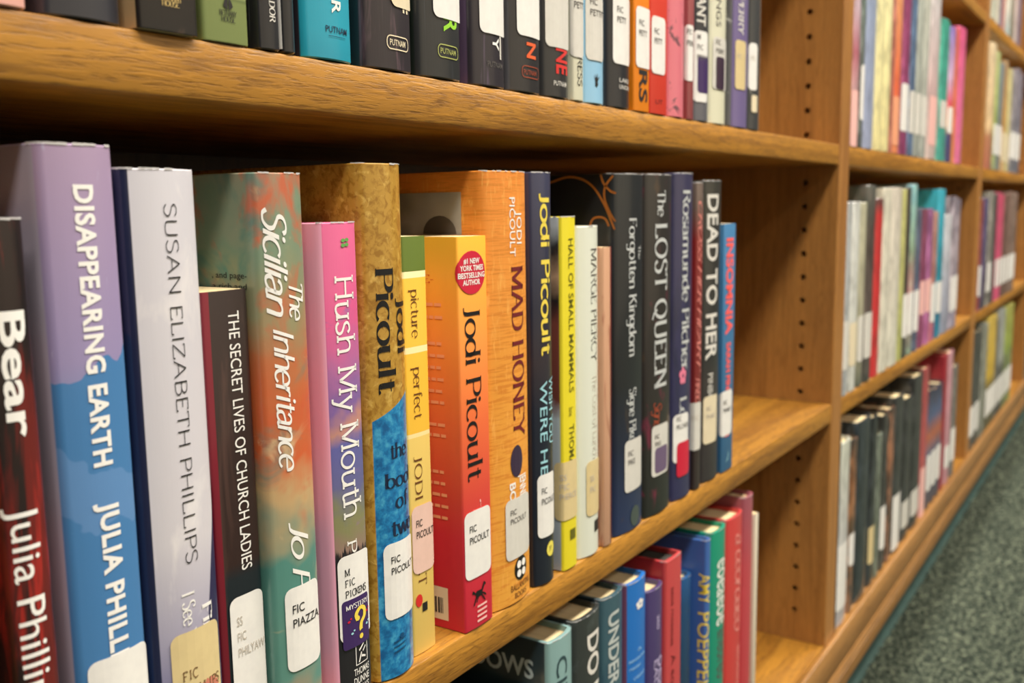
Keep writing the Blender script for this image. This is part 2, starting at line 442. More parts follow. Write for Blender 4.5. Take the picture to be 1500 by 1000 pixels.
def place_text(s, sty, mode, a, c, z0, z1):
    V, F, W = text2d(s, sty)
    if mode == 'v':      # reads downwards: baseline at a, cap tops at c
        return [(a + v * (c - a), z1 - u / W * (z1 - z0)) for u, v in V], F
    return [(a + u / W * (c - a), z0 + v * (z1 - z0)) for u, v in V], F
BOOKS = [
 {'k': 'bear', 'row': 'B', 'x0': -0.9051, 'x1': -0.8901, 'h': 0.2159, 'kind': 'hard', 'y': 0.0, 't': [('title', 'Bear', 'sansb', 'white', 'v', -0.0038, 0.0044, 0.1502, 0.1886), ('author', 'Julia Phillips', 'sans', 'white', 'v', -0.0053, 0.0032, 0.0611, 0.1291)], 'p': [], 'st': [('cream', -0.0252, -0.0014, 0.0404, 0.057, [], 'sans', 'ink')], 'b': 0.002},
 {'k': 'disappearing', 'row': 'B', 'x0': -0.8847, 'x1': -0.8573, 'h': 0.2386, 'kind': 'hard', 'y': 0.0, 't': [('title', 'DISAPPEARING EARTH', 'sansc', 'white', 'v', -0.0035, 0.0034, 0.1351, 0.226), ('author', 'JULIA PHILLIPS', 'sansc', 'white', 'v', -0.0027, 0.0045, 0.059, 0.123)], 'p': [], 'st': [('white', -0.0106, 0.0128, 0.0398, 0.0702, ['', 'FIC', 'PHILLIPS'], 'sans', 'ink')], 'b': 0.003},
 {'k': 'susan', 'row': 'B', 'x0': -0.8563, 'x1': -0.8244, 'h': 0.2317, 'kind': 'hard', 'y': 0.0, 't': [('author', 'SUSAN ELIZABETH PHILLIPS', 'thin', 'black', 'v', -0.0012, 0.0039, 0.0918, 0.2199), ('title', 'I See You', 'serif', 'white', 'v', -0.0039, 0.0014, 0.0571, 0.0813), ('title', 'First', 'serif', 'white', 'v', 0.0046, 0.0097, 0.055, 0.0746)], 'p': [('red_seal', 'faded_red', 0.0, 0.0112, 0.0352, 0.0464)], 'st': [('tan', -0.0094, 0.0125, 0.0289, 0.0669, ['', '', 'FIC', 'PHILLIPS', '', ''], 'type', 'brown')], 'b': 0.004},
 {'k': 'secret', 'row': 'B', 'x0': -0.8235, 'x1': -0.8012, 'h': 0.1877, 'kind': 'paper', 'y': 0.006, 't': [('title', 'THE SECRET LIVES OF CHURCH LADIES', 'sans', 'white', 'v', 0.0006, 0.0058, 0.0784, 0.1797)], 'p': [], 'st': [('white', -0.0064, 0.0104, 0.0246, 0.0687, ['', 'SS', 'FIC', 'PHILYAW', '', '', ''], 'sans', 'faint')]},
 {'k': 'sicilian', 'row': 'B', 'x0': -0.8004, 'x1': -0.7734, 'h': 0.2314, 'kind': 'hard', 'y': 0.0, 't': [('title', 'Sicilian', 'script', 'white', 'v', -0.0098, 0.0006, 0.1759, 0.2183), ('title', 'Inheritance', 'script', 'white', 'v', -0.0076, 0.0021, 0.1138, 0.1714), ('title', 'The', 'script', 'white', 'v', 0.0007, 0.0094, 0.1735, 0.188), ('author', 'Jo Piazza', 'script', 'white', 'v', -0.0039, 0.0054, 0.0303, 0.0928)], 'p': [], 'st': [('white', -0.0084, 0.0107, 0.0298, 0.0655, ['', 'FIC', 'PIAZZA', '', '', ''], 'sans', 'ink')], 'b': 0.003},
 {'k': 'hush', 'row': 'B', 'x0': -0.7669, 'x1': -0.7438, 'h': 0.2118, 'kind': 'hard', 'y': 0.0, 't': [('title', 'Hush My Mouth', 'slab', 'white', 'v', -0.0049, 0.0065, 0.085, 0.1896), ('author', 'PICKENS', 'slab', 'white', 'v', -0.0035, 0.0021, 0.0329, 0.0751), ('publisher', 'THOMAS', 'sans', 'white', 'h', -0.0025, 0.0079, 0.0129, 0.016), ('publisher', 'DUNNE', 'sans', 'white', 'h', -0.0027, 0.0076, 0.0088, 0.0119), ('publisher', 'BOOKS', 'sans', 'white', 'h', -0.0028, 0.0073, 0.0047, 0.0078)], 'p': [('mystery', 'purple', -0.0081, 0.0084, 0.0266, 0.0489), ('leaf', 'leafgreen', -0.0013, 0.0048, 0.2007, 0.2058), ('picture_frame', 'white', -0.0013, 0.0068, 0.0174, 0.0274)], 'st': [('white', -0.0093, 0.0107, 0.03, 0.069, ['', 'M', 'FIC', 'PICKENS', '', '', '', ''], 'type', 'ink')], 'b': 0.002},
 {'k': 'twoways', 'row': 'B', 'x0': -0.7395, 'x1': -0.7105, 'h': 0.2367, 'kind': 'hard', 'y': 0.0, 't': [('author', 'Picoult', 'serif', 'black', 'v', -0.0086, 0.0016, 0.1348, 0.1912), ('author', 'Jodi', 'serif', 'black', 'v', 0.0036, 0.0131, 0.152, 0.1773), ('title', 'the', 'serif', 'navyink', 'h', -0.0037, 0.0092, 0.1047, 0.1117), ('title', 'book', 'serif', 'navyink', 'h', -0.0073, 0.0176, 0.0912, 0.0982), ('title', 'of', 'serif', 'navyink', 'h', -0.0017, 0.0091, 0.0809, 0.088), ('title', 'two', 'serif', 'navyink', 'h', -0.0044, 0.0144, 0.0683, 0.076)], 'p': [('emblem', 'deepblue', -0.0064, 0.0038, 0.0098, 0.022)], 'st': [('white', -0.0094, 0.0135, 0.0289, 0.0653, ['', 'FIC', 'PICOULT', '', '', '', ''], 'sans', 'ink')], 'b': 0.005},
 {'k': 'perfect', 'row': 'B', 'x0': -0.7093, 'x1': -0.6911, 'h': 0.2042, 'kind': 'paper', 'y': 0.006, 't': [('title', 'picture', 'thinserif', 'brownink', 'v', -0.0039, 0.002, 0.1565, 0.1795), ('title', 'perfect', 'thinserif', 'brownink', 'v', -0.0037, 0.0023, 0.1175, 0.1426), ('author', 'JODI', 'thinserif', 'brownink', 'v', -0.0047, 0.0007, 0.078, 0.0996), ('author', 'PICOULT', 'thinserif', 'brownink', 'v', -0.0041, 0.002, 0.0342, 0.0742)], 'p': [('disc', 'red', -0.0066, -0.0018, 0.0243, 0.0307), ('bar', 'ink', -0.0019, 0.0018, 0.021, 0.0254)], 'st': [('pinkish', -0.0078, 0.0085, 0.0412, 0.075, ['', 'FIC', 'PICOULT', '', '', ''], 'sans', 'ink')]},
 {'k': 'leaving', 'row': 'B', 'x0': -0.6748, 'x1': -0.6493, 'h': 0.203, 'kind': 'paper', 'y': 0.0, 't': [('author', 'Jodi Picoult', 'thinserif2', 'black', 'v', -0.0078, 0.0047, 0.0789, 0.1681), ('title', 'TICS', 'thinserif', 'palepink', 'v', -0.0042, 0.0023, 0.0331, 0.0679), ('badge', '#1 NEW', 'sansb', 'white', 'h', -0.0082, 0.0049, 0.1895, 0.1922), ('badge', 'YORK TIMES', 'sansb', 'white', 'h', -0.011, 0.0081, 0.186, 0.1887), ('badge', 'BESTSELLING', 'sansb', 'white', 'h', -0.0122, 0.0094, 0.1824, 0.1851), ('badge', 'AUTHOR', 'sansb', 'white', 'h', -0.009, 0.0052, 0.1789, 0.1816)], 'p': [('disc', 'crimson', -0.0135, 0.0101, 0.1743, 0.1959), ('horse', 'black', -0.0063, 0.0056, 0.0122, 0.0232), ('line', 'palepink', -0.0025, 0.006, 0.0106, 0.0117), ('line', 'palepink', -0.0026, 0.0059, 0.008, 0.0091), ('line', 'palepink', -0.0027, 0.0058, 0.0054, 0.0065), ('line', 'palepink', -0.0028, 0.0057, 0.0027, 0.0039)], 'st': [('white', -0.0118, 0.0106, 0.0275, 0.0633, ['', 'FIC', 'PICOULT', '', '', ''], 'sans', 'ink')], 'side': 'leaving'},
 {'k': 'mad', 'row': 'B', 'x0': -0.6485, 'x1': -0.6061, 'h': 0.2355, 'kind': 'hard', 'y': 0.0, 't': [('author', 'PICOULT', 'sans', 'white', 'v', -0.0016, 0.0036, 0.1911, 0.222), ('author', 'JODI', 'sans', 'white', 'v', 0.0053, 0.0114, 0.1976, 0.2148), ('title', 'MAD HONEY', 'serif', 'darkred', 'v', -0.0006, 0.0121, 0.0928, 0.1858), ('author', 'BOYLAN', 'sansb', 'white', 'v', -0.005, 0.0004, 0.0379, 0.0687), ('author', 'JENNIFER FINNEY', 'sansb', 'white', 'v', 0.0048, 0.0126, 0.0348, 0.0719), ('publisher', 'BALLANTINE', 'sans', 'brownink', 'h', -0.0052, 0.016, 0.0074, 0.0109), ('publisher', 'BOOKS', 'sans', 'brownink', 'h', -0.0016, 0.0111, 0.0028, 0.0059)], 'p': [('disc', 'bean', -0.004, 0.0082, 0.0712, 0.089), ('clover', 'black', -0.0018, 0.0117, 0.012, 0.0257)], 'st': [('greywhite', -0.0091, 0.0166, 0.0257, 0.0598, ['', 'FIC', 'PICOULT', '', '', '', ''], 'sans', 'greyink')], 'b': 0.004},
 {'k': 'were', 'row': 'B', 'x0': -0.6053, 'x1': -0.5819, 'h': 0.2356, 'kind': 'hard', 'y': 0.0, 't': [('author', 'Jodi Picoult', 'geo', 'yellow', 'v', -0.004, 0.0051, 0.1337, 0.2242), ('title', 'WERE HERE', 'sans', 'paleblue', 'v', -0.006, 0.0003, 0.0504, 0.1194), ('title', 'WISH YOU', 'sans', 'paleblue', 'v', 0.0025, 0.0087, 0.0825, 0.1209)], 'p': [('disc', 'paleyellow', -0.0016, 0.0075, 0.0155, 0.0245), ('bird', 'ink', -0.0003, 0.0047, 0.0176, 0.0225)], 'st': [('white', -0.0089, 0.0092, 0.0284, 0.0657, ['', 'FIC', 'PICOULT', '', '', ''], 'sans', 'ink')], 'b': 0.003},
 {'k': 'hall', 'row': 'B', 'x0': -0.5754, 'x1': -0.5575, 'h': 0.2111, 'kind': 'hard', 'y': 0.0, 't': [('title', 'HALL OF SMALL MAMMALS', 'sans', 'olive', 'v', -0.0016, 0.0038, 0.1082, 0.1985), ('title', 'Stories', 'sans', 'olive', 'v', -0.0021, 0.0019, 0.094, 0.0993), ('author', 'THOMAS PIERCE', 'sans', 'olive', 'v', -0.0021, 0.0037, 0.0375, 0.0888)], 'p': [('square', 'olive', -0.0017, 0.0048, 0.0181, 0.0245)], 'st': [('tan', -0.0135, 0.0078, 0.0314, 0.0671, ['', 'SS', 'FIC', 'PIERCE', '', ''], 'sans', 'faint')], 'b': 0.001},
 {'k': 'marge', 'row': 'B', 'x0': -0.5542, 'x1': -0.5253, 'h': 0.205, 'kind': 'hard', 'y': 0.0, 't': [('author', 'MARGE PIERCY', 'thinserif', 'greyink', 'v', -0.0012, 0.0073, 0.1223, 0.1917), ('title', 'The Cost of Lunch', 'thinserif', 'faint', 'v', 0.0, 0.007, 0.0614, 0.1148)], 'p': [('bar', 'ink', 0.002, 0.0101, 0.0141, 0.0216)], 'st': [('tan', -0.007, 0.013, 0.0258, 0.0608, ['', 'SS', 'FIC', '', ''], 'sans', 'faint')], 'b': 0.004},
 {'k': 'tan', 'row': 'B', 'x0': -0.5245, 'x1': -0.513, 'h': 0.1915, 'kind': 'paper', 'y': 0.0, 't': [], 'p': [], 'st': []},
 {'k': 'forgotten', 'row': 'B', 'x0': -0.5066, 'x1': -0.463, 'h': 0.2369, 'kind': 'hard', 'y': 0.0, 't': [('title', 'Forgotten Kingdom', 'serif', 'silver', 'v', -0.0051, 0.0056, 0.1184, 0.2088), ('title', 'The', 'serif', 'silver', 'v', 0.0086, 0.0128, 0.1818, 0.1908), ('author', 'Signe Pike', 'serif', 'silver', 'v', -0.0046, 0.0055, 0.0607, 0.0973)], 'p': [('disc', 'greygreen', -0.0028, 0.0111, 0.0019, 0.0162)], 'st': [('greywhite', -0.0105, 0.0155, 0.0275, 0.0626, ['', 'FIC', 'PIKE', '', '', ''], 'sans', 'greyink')], 'b': 0.003},
 {'k': 'lostqueen', 'row': 'B', 'x0': -0.4622, 'x1': -0.417, 'h': 0.2374, 'kind': 'hard', 'y': 0.0, 't': [('title', 'The', 'serif', 'silver', 'v', -0.0075, 0.0046, 0.2089, 0.2269), ('title', 'LOST QUEEN', 'serif', 'silver', 'v', -0.0103, 0.0084, 0.0905, 0.2043), ('author', 'Signe', 'script', 'rust', 'v', -0.0108, 0.0001, 0.0622, 0.0808)], 'p': [('patch', 'dullpurple', -0.0098, 0.0102, 0.0299, 0.0482)], 'st': [('greywhite', -0.0138, 0.0122, 0.0279, 0.0643, ['', 'FIC', 'PIKE', '', '', '', ''], 'sans', 'greyink')], 'b': 0.003},
 {'k': 'rosamunde', 'row': 'B', 'x0': -0.4162, 'x1': -0.3801, 'h': 0.2391, 'kind': 'hard', 'y': 0.0, 't': [('author', 'Rosamunde Pilcher', 'serif', 'silver', 'v', -0.0065, 0.0063, 0.0966, 0.2272), ('title', 'Lost', 'serif', 'silver', 'v', -0.0084, 0.0024, 0.0476, 0.0769)], 'p': [('blossom', 'pink', -0.01, 0.0011, 0.0857, 0.0999), ('patch', 'crimson', -0.0122, 0.0073, 0.0174, 0.0434), ('bird', 'ink', -0.01, 0.0018, 0.034, 0.0408)], 'st': [('white', -0.0163, 0.0055, 0.0288, 0.0647, ['FIC', 'PILCHER', '', '', '', ''], 'sans', 'greyink')], 'b': 0.003},
 {'k': 'cross', 'row': 'B', 'x0': -0.3793, 'x1': -0.3656, 'h': 0.2328, 'kind': 'hard', 'y': 0.0, 't': [('title', 'CROSS HER HEART', 'script', 'palered', 'v', -0.004, 0.0025, 0.0905, 0.2193), ('author', 'PINBOROUGH', 'script', 'palered', 'v', -0.0052, 0.0013, 0.0425, 0.0869)], 'p': [], 'st': [('greywhite', -0.0103, 0.0039, 0.0311, 0.0681, ['', 'FIC', '', '', ''], 'sans', 'faint')], 'b': 0.001},
 {'k': 'dead', 'row': 'B', 'x0': -0.3607, 'x1': -0.3244, 'h': 0.2346, 'kind': 'hard', 'y': 0.0, 't': [('title', 'DEAD TO HER', 'sansb', 'greywhite', 'v', -0.0138, 0.0039, 0.0972, 0.2243), ('author', 'PINBOROUGH', 'sans', 'greywhite', 'v', -0.01, -0.0022, 0.0361, 0.0864)], 'p': [], 'st': [('cream', -0.0159, 0.0063, 0.0308, 0.0686, ['', 'FIC', 'PINBO', '', '', ''], 'sans', 'faint')], 'b': 0.003},
 {'k': 'insomnia', 'row': 'B', 'x0': -0.3236, 'x1': -0.2979, 'h': 0.2013, 'kind': 'paper', 'y': 0.0, 't': [('title', 'INSOMNIA', 'sansx', 'coral', 'v', -0.0084, 0.0061, 0.1128, 0.19), ('author', 'SARAH PINBOROUGH', 'sansx', 'coral', 'v', -0.006, 0.0029, 0.0288, 0.1063)], 'p': [('moon', 'paleblue', -0.0054, 0.0029, 0.0072, 0.0169)], 'st': [('white', -0.0141, 0.0072, 0.03, 0.0672, ['', 'FIC', 'PINBO', '', '', ''], 'sans', 'ink')]},
 {'k': 'a_pink', 'row': 'A', 'x0': -0.8999, 'x1': -0.8837, 'h': 0.24, 'kind': 'hard', 'y': 0.0, 't': [], 'p': [], 'st': []},
 {'k': 'a_charcoal', 'row': 'A', 'x0': -0.8788, 'x1': -0.8504, 'h': 0.24, 'kind': 'hard', 'y': 0.0, 't': [], 'p': [], 'st': [], 'b': 0.003},
 {'k': 'a_blackgold', 'row': 'A', 'x0': -0.8477, 'x1': -0.8235, 'h': 0.23, 'kind': 'paper', 'y': -0.002, 't': [('publisher', 'BETHANY', 'serif', 'gold', 'h', -0.004, 0.0051, 0.01, 0.012), ('publisher', 'HOUSE', 'serif', 'gold', 'h', -0.0031, 0.0038, 0.0082, 0.01)], 'p': [], 'st': []},
 {'k': 'a_sage', 'row': 'A', 'x0': -0.8203, 'x1': -0.7992, 'h': 0.24, 'kind': 'paper', 'y': 0.0, 't': [('publisher', 'BETHANY', 'serif', 'ink', 'h', -0.0033, 0.0045, 0.0093, 0.0112), ('publisher', 'HOUSE', 'serif', 'ink', 'h', -0.0026, 0.0037, 0.0072, 0.0091)], 'p': [('leafmark', 'ink', -0.0019, 0.0031, 0.0112, 0.016)], 'st': []},
 {'k': 'a_ador', 'row': 'A', 'x0': -0.7945, 'x1': -0.7833, 'h': 0.24, 'kind': 'hard', 'y': 0.0, 't': [('publisher', 'PICADOR', 'serif', 'greywhite', 'v', -0.0005, 0.0025, 0.0101, 0.026)], 'p': [], 'st': []},
 {'k': 'a_whiteline', 'row': 'A', 'x0': -0.7825, 'x1': -0.7755, 'h': 0.24, 'kind': 'hard', 'y': 0.0, 't': [], 'p': [('bar', 'white', -0.0058, -0.0035, 0.0013, 0.0296)], 'st': []},
 {'k': 'a_teal', 'row': 'A', 'x0': -0.77, 'x1': -0.7411, 'h': 0.24, 'kind': 'hard', 'y': 0.0, 't': [('title', 'R', 'sansb', 'white', 'v', -0.0004, 0.0052, 0.0184, 0.0235), ('publisher', 'PUTNAM', 'sans', 'navyink', 'h', -0.004, 0.0091, 0.0108, 0.0133)], 'p': [('line', 'navyink', -0.0027, 0.0078, 0.0093, 0.0095)], 'st': [], 'b': 0.003},
 {'k': 'a_putnam', 'row': 'A', 'x0': -0.7353, 'x1': -0.7015, 'h': 0.24, 'kind': 'hard', 'y': 0.0, 't': [('title', 'F', 'sansb', 'cream', 'v', 0.0044, 0.0123, 0.0253, 0.0285), ('publisher', 'PUTNAM', 'sans', 'cream', 'h', -0.0021, 0.0092, 0.0105, 0.0131)], 'p': [('oval', 'cream', -0.0042, 0.0119, 0.0087, 0.0148)], 'st': [('cream', -0.0008, 0.0169, 0.0271, 0.0467, [], 'sans', 'ink')], 'b': 0.003},
 {'k': 'a_green', 'row': 'A', 'x0': -0.6982, 'x1': -0.6642, 'h': 0.24, 'kind': 'hard', 'y': 0.0, 't': [('title', 'R', 'sansb', 'lime', 'v', -0.0007, 0.0112, 0.0214, 0.0286), ('publisher', 'PUTNAM', 'sans', 'olivegold', 'h', -0.0033, 0.0095, 0.0113, 0.0138)], 'p': [('oval', 'olivegold', -0.0052, 0.012, 0.0094, 0.0156)], 'st': [('white', -0.0077, 0.0177, 0.0272, 0.0525, [], 'sans', 'ink')], 'b': 0.003},
 {'k': 'a_plum', 'row': 'A', 'x0': -0.6574, 'x1': -0.6264, 'h': 0.24, 'kind': 'hard', 'y': 0.0, 't': [('title', 'Y', 'sansb', 'white', 'v', -0.0, 0.0062, 0.0179, 0.0242), ('publisher', 'PUTNAM', 'sans', 'greyink', 'h', -0.0043, 0.0102, 0.0095, 0.0122)], 'p': [('bar', 'greywhite', 0.007, 0.0087, 0.014, 0.0301)], 'st': [('white', -0.0096, 0.0152, 0.0255, 0.0596, [], 'sans', 'ink')], 'b': 0.003},
 {'k': 'a_orangen', 'row': 'A', 'x0': -0.6256, 'x1': -0.5916, 'h': 0.24, 'kind': 'hard', 'y': 0.0, 't': [('title', 'N', 'sansb', 'orange', 'v', -0.0016, 0.0084, 0.0177, 0.0258), ('publisher', 'PUTNAM', 'sans', 'rust', 'h', -0.0044, 0.0089, 0.0091, 0.0116)], 'p': [('oval', 'rust', -0.0061, 0.0123, 0.0074, 0.0137)], 'st': [('white', -0.0096, 0.017, 0.0287, 0.066, [], 'sans', 'ink')], 'b': 0.003},
 {'k': 'a_rede', 'row': 'A', 'x0': -0.5908, 'x1': -0.5609, 'h': 0.24, 'kind': 'hard', 'y': 0.0, 't': [('title', 'NE', 'sansb', 'red', 'v', -0.004, 0.01, 0.0128, 0.0268), ('publisher', 'PUTNAM', 'sans', 'greywhite', 'h', -0.0061, 0.0081, 0.0063, 0.0089)], 'p': [], 'st': [('greywhite', -0.0125, 0.0133, 0.0268, 0.0715, [], 'sans', 'ink')], 'b': 0.003},
 {'k': 'a_ivory', 'row': 'A', 'x0': -0.5601, 'x1': -0.547, 'h': 0.24, 'kind': 'hard', 'y': 0.0, 't': [('title', 'RESS', 'thin2', 'ink', 'v', -0.0022, 0.0028, 0.0084, 0.0244)], 'p': [], 'st': [('greywhite', -0.0075, 0.005, 0.0242, 0.0699, ['', 'FIC', 'PETT', '', '', '', ''], 'sans', 'greyink')]},
 {'k': 'a_skyblue', 'row': 'A', 'x0': -0.5449, 'x1': -0.5193, 'h': 0.24, 'kind': 'hard', 'y': 0.0, 't': [], 'p': [('crown', 'ink', -0.0053, 0.0025, 0.0098, 0.0177)], 'st': [('greywhite', -0.011, 0.0087, 0.0248, 0.0614, ['FIC', 'PETTIT', '', '', '', ''], 'sans', 'greyink')]},
 {'k': 'a_blackwhite', 'row': 'A', 'x0': -0.5161, 'x1': -0.4841, 'h': 0.24, 'kind': 'hard', 'y': 0.0, 't': [('publisher', 'LAKE', 'sans', 'greywhite', 'h', -0.0037, 0.011, 0.0155, 0.018), ('publisher', 'UNION', 'sans', 'greywhite', 'h', -0.0037, 0.011, 0.0114, 0.0139)], 'p': [], 'st': [('white', -0.0106, 0.0127, 0.0262, 0.0678, ['', 'FIC', 'PETT', '', '', '', ''], 'sans', 'greyink')], 'b': 0.003},
 {'k': 'a_orange', 'row': 'A', 'x0': -0.4833, 'x1': -0.46, 'h': 0.24, 'kind': 'paper', 'y': 0.0, 't': [('title', 'ERS', 'sansb', 'ink', 'v', -0.0049, 0.0074, 0.0057, 0.0361)], 'p': [], 'st': [('white', -0.0093, 0.0125, 0.0272, 0.0648, ['', 'FIC', 'PETT', '', '', ''], 'sans', 'greyink')]},
 {'k': 'a_red', 'row': 'A', 'x0': -0.4592, 'x1': -0.4323, 'h': 0.24, 'kind': 'paper', 'y': 0.0, 't': [('publisher', 'LIT', 'sans', 'darkred', 'h', -0.006, 0.0046, 0.0066, 0.0093)], 'p': [], 'st': [('white', -0.0121, 0.0084, 0.0258, 0.0624, ['', 'FIC', 'PETT', '', '', ''], 'sans', 'greyink')]},
 {'k': 'a_pinkbrush', 'row': 'A', 'x0': -0.4276, 'x1': -0.3994, 'h': 0.24, 'kind': 'hard', 'y': 0.0, 't': [], 'p': [], 'st': []},
 {'k': 'a_rose', 'row': 'A', 'x0': -0.3986, 'x1': -0.387, 'h': 0.24, 'kind': 'paper', 'y': 0.0, 't': [], 'p': [], 'st': [('white', -0.0075, 0.002, 0.0264, 0.0647, ['FIC', 'PERR', '', '', ''], 'sans', 'greyink')]},
 {'k': 'a_mystery', 'row': 'A', 'x0': -0.382, 'x1': -0.3542, 'h': 0.24, 'kind': 'hard', 'y': 0.0, 't': [('title', 'TANT', 'sansb', 'greywhite', 'v', -0.0116, -0.0001, 0.0673, 0.0945)], 'p': [('patch', 'purple', -0.0106, 0.0058, 0.0201, 0.0456), ('disc', 'paleyellow', -0.0058, 0.0021, 0.0261, 0.0382)], 'st': [('white', -0.0142, 0.0041, 0.0136, 0.0636, ['M', 'FIC', 'PERRY', '', '', '', ''], 'sans', 'greyink')]},
 {'k': 'a_cream', 'row': 'A', 'x0': -0.3534, 'x1': -0.3201, 'h': 0.24, 'kind': 'hard', 'y': 0.0, 't': [('title', 'SPRINGS', 'sans', 'greyink', 'v', -0.0089, -0.0016, 0.0711, 0.1099)], 'p': [('patch', 'darkpurple', -0.0089, 0.0066, 0.0255, 0.0494)], 'st': [('greywhite', -0.013, 0.0135, 0.0253, 0.0635, ['FIC', 'PERRY', '', '', '', ''], 'sans', 'greyink')]},
 {'k': 'a_slate', 'row': 'A', 'x0': -0.3193, 'x1': -0.3123, 'h': 0.24, 'kind': 'hard', 'y': 0.0, 't': [('title', 'THE', 'sansb', 'greywhite', 'v', -0.0214, -0.006, 0.0685, 0.0934)], 'p': [], 'st': []},
 {'k': 'a_violet', 'row': 'A', 'x0': -0.3088, 'x1': -0.2738, 'h': 0.24, 'kind': 'hard', 'y': 0.0, 't': [('title', 'ANNE PERRY', 'serif', 'greywhite', 'v', -0.0094, 0.0009, 0.0715, 0.1287)], 'p': [], 'st': [('tan', -0.0137, 0.0062, 0.0294, 0.067, ['', 'FIC', '', '', ''], 'sans', 'faint')], 'b': 0.002},
 {'k': 'a_end', 'row': 'A', 'x0': -0.273, 'x1': -0.245, 'h': 0.24, 'kind': 'hard', 'y': 0.0, 't': [], 'p': [('patch', 'cream', -0.0092, 0.0014, 0.0141, 0.0277)], 'st': [('white', -0.0133, 0.0001, 0.0316, 0.0688, ['', 'FIC', '', '', ''], 'sans', 'faint')], 'b': 0.002},
 {'k': 'c_low', 'row': 'C', 'x0': -0.636, 'x1': -0.606, 'h': 0.2, 'kind': 'hard', 'y': 0.0, 't': [], 'p': [], 'st': []},
 {'k': 'c_city', 'row': 'C', 'x0': -0.5915, 'x1': -0.5614, 'h': 0.2385, 'kind': 'hard', 'y': 0.0, 't': [('title', 'CITY', 'sans', 'slateink', 'v', -0.0077, 0.0034, 0.184, 0.2267)], 'p': [], 'st': [], 'side': 'city'},
 {'k': 'c_do', 'row': 'C', 'x0': -0.5606, 'x1': -0.5249, 'h': 0.2399, 'kind': 'hard', 'y': 0.0, 't': [('title', 'DO NOT', 'sansb', 'greywhite', 'v', -0.0046, 0.0119, 0.1512, 0.2267)], 'p': [], 'st': []},
 {'k': 'c_under', 'row': 'C', 'x0': -0.5241, 'x1': -0.4931, 'h': 0.2411, 'kind': 'hard', 'y': 0.0, 't': [('title', 'UNDER', 'sansb', 'palegrey', 'v', -0.009, 0.0042, 0.1782, 0.2298)], 'p': [], 'st': []},
 {'k': 'c_blue', 'row': 'C', 'x0': -0.4902, 'x1': -0.4573, 'h': 0.2392, 'kind': 'hard', 'y': 0.0, 't': [('title', 'a', 'sans', 'palesky', 'h', -0.0021, 0.0034, 0.1878, 0.1909), ('title', 'aeoeoea', 'sans', 'palesky', 'h', -0.0126, 0.0098, 0.1818, 0.1848), ('title', 'reaoeo', 'sans', 'palesky', 'h', -0.0119, 0.0023, 0.1761, 0.1791), ('title', 'oeaeo', 'sans', 'palesky', 'h', -0.0074, 0.01, 0.168, 0.1711)], 'p': [('blossom', 'white', -0.0051, 0.0074, 0.2174, 0.2254)], 'st': []},
 {'k': 'c_purple', 'row': 'C', 'x0': -0.4565, 'x1': -0.4292, 'h': 0.2228, 'kind': 'hard', 'y': 0.0, 't': [('author', 'aeo', 'sans', 'lilac', 'v', -0.0021, 0.0041, 0.1913, 0.2017), ('title', 'EAOOE', 'sans', 'lilac', 'v', -0.0055, 0.0005, 0.1301, 0.1688), ('title', 'oeaoe', 'sans', 'lilac', 'v', 0.0004, 0.0124, 0.1268, 0.1696)], 'p': [], 'st': []},
 {'k': 'c_red', 'row': 'C', 'x0': -0.4284, 'x1': -0.3988, 'h': 0.2363, 'kind': 'hard', 'y': 0.0, 't': [('title', 'aeoe rnoaeoea', 'sans', 'darkred', 'v', -0.0065, -0.0008, 0.1685, 0.2143), ('title', 'A eoa', 'sans', 'darkred', 'v', -0.0057, 0.0015, 0.1326, 0.1612)], 'p': [], 'st': [], 'b': 0.001},
 {'k': 'c_navy', 'row': 'C', 'x0': -0.3744, 'x1': -0.3535, 'h': 0.2027, 'kind': 'hard', 'y': 0.01, 't': [], 'p': [], 'st': []},
 {'k': 'c_amy', 'row': 'C', 'x0': -0.3527, 'x1': -0.3413, 'h': 0.2295, 'kind': 'hard', 'y': 0.0, 't': [('author', 'AMY', 'sans', 'yellow', 'v', -0.0104, 0.0007, 0.1764, 0.2019), ('author', 'POEPPEL', 'sans', 'yellow', 'v', -0.0109, 0.0003, 0.1037, 0.1693)], 'p': [], 'st': []},
 {'k': 'c_emerald', 'row': 'C', 'x0': -0.3378, 'x1': -0.3043, 'h': 0.2306, 'kind': 'hard', 'y': 0.0, 't': [('title', 'eoeaeoe', 'sans', 'white', 'v', -0.0069, 0.0174, 0.1483, 0.205), ('title', 'aneoreo', 'sans', 'greyink', 'v', -0.0051, 0.0168, 0.101, 0.1441)], 'p': [], 'st': []},
 {'k': 'c_scarlet', 'row': 'C', 'x0': -0.3033, 'x1': -0.2648, 'h': 0.2319, 'kind': 'hard', 'y': 0.0, 't': [('title', 'a ceoroaeo', 'script', 'palered', 'v', -0.0035, 0.017, 0.1265, 0.2157), ('author', 'aeoeao', 'sans', 'palered', 'v', 0.0029, 0.017, 0.0767, 0.1124)], 'p': [], 'st': []},
 {'k': 'c_rosered', 'row': 'C', 'x0': -0.264, 'x1': -0.2392, 'h': 0.2408, 'kind': 'hard', 'y': 0.0, 't': [], 'p': [], 'st': []},
 {'k': 'c_thin', 'row': 'C', 'x0': -0.2384, 'x1': -0.2296, 'h': 0.2194, 'kind': 'paper', 'y': 0.0, 't': [], 'p': [], 'st': []},
 {'k': 'd_mauve', 'row': 'A', 'x0': 0.0437, 'x1': 0.0754, 'h': 0.245, 'kind': 'hard', 'y': 0.0, 't': [], 'p': [], 'st': [('palepink', -0.0133, 0.0158, 0.0, 0.06, [], 'sans', 'ink')], 'far': 1},
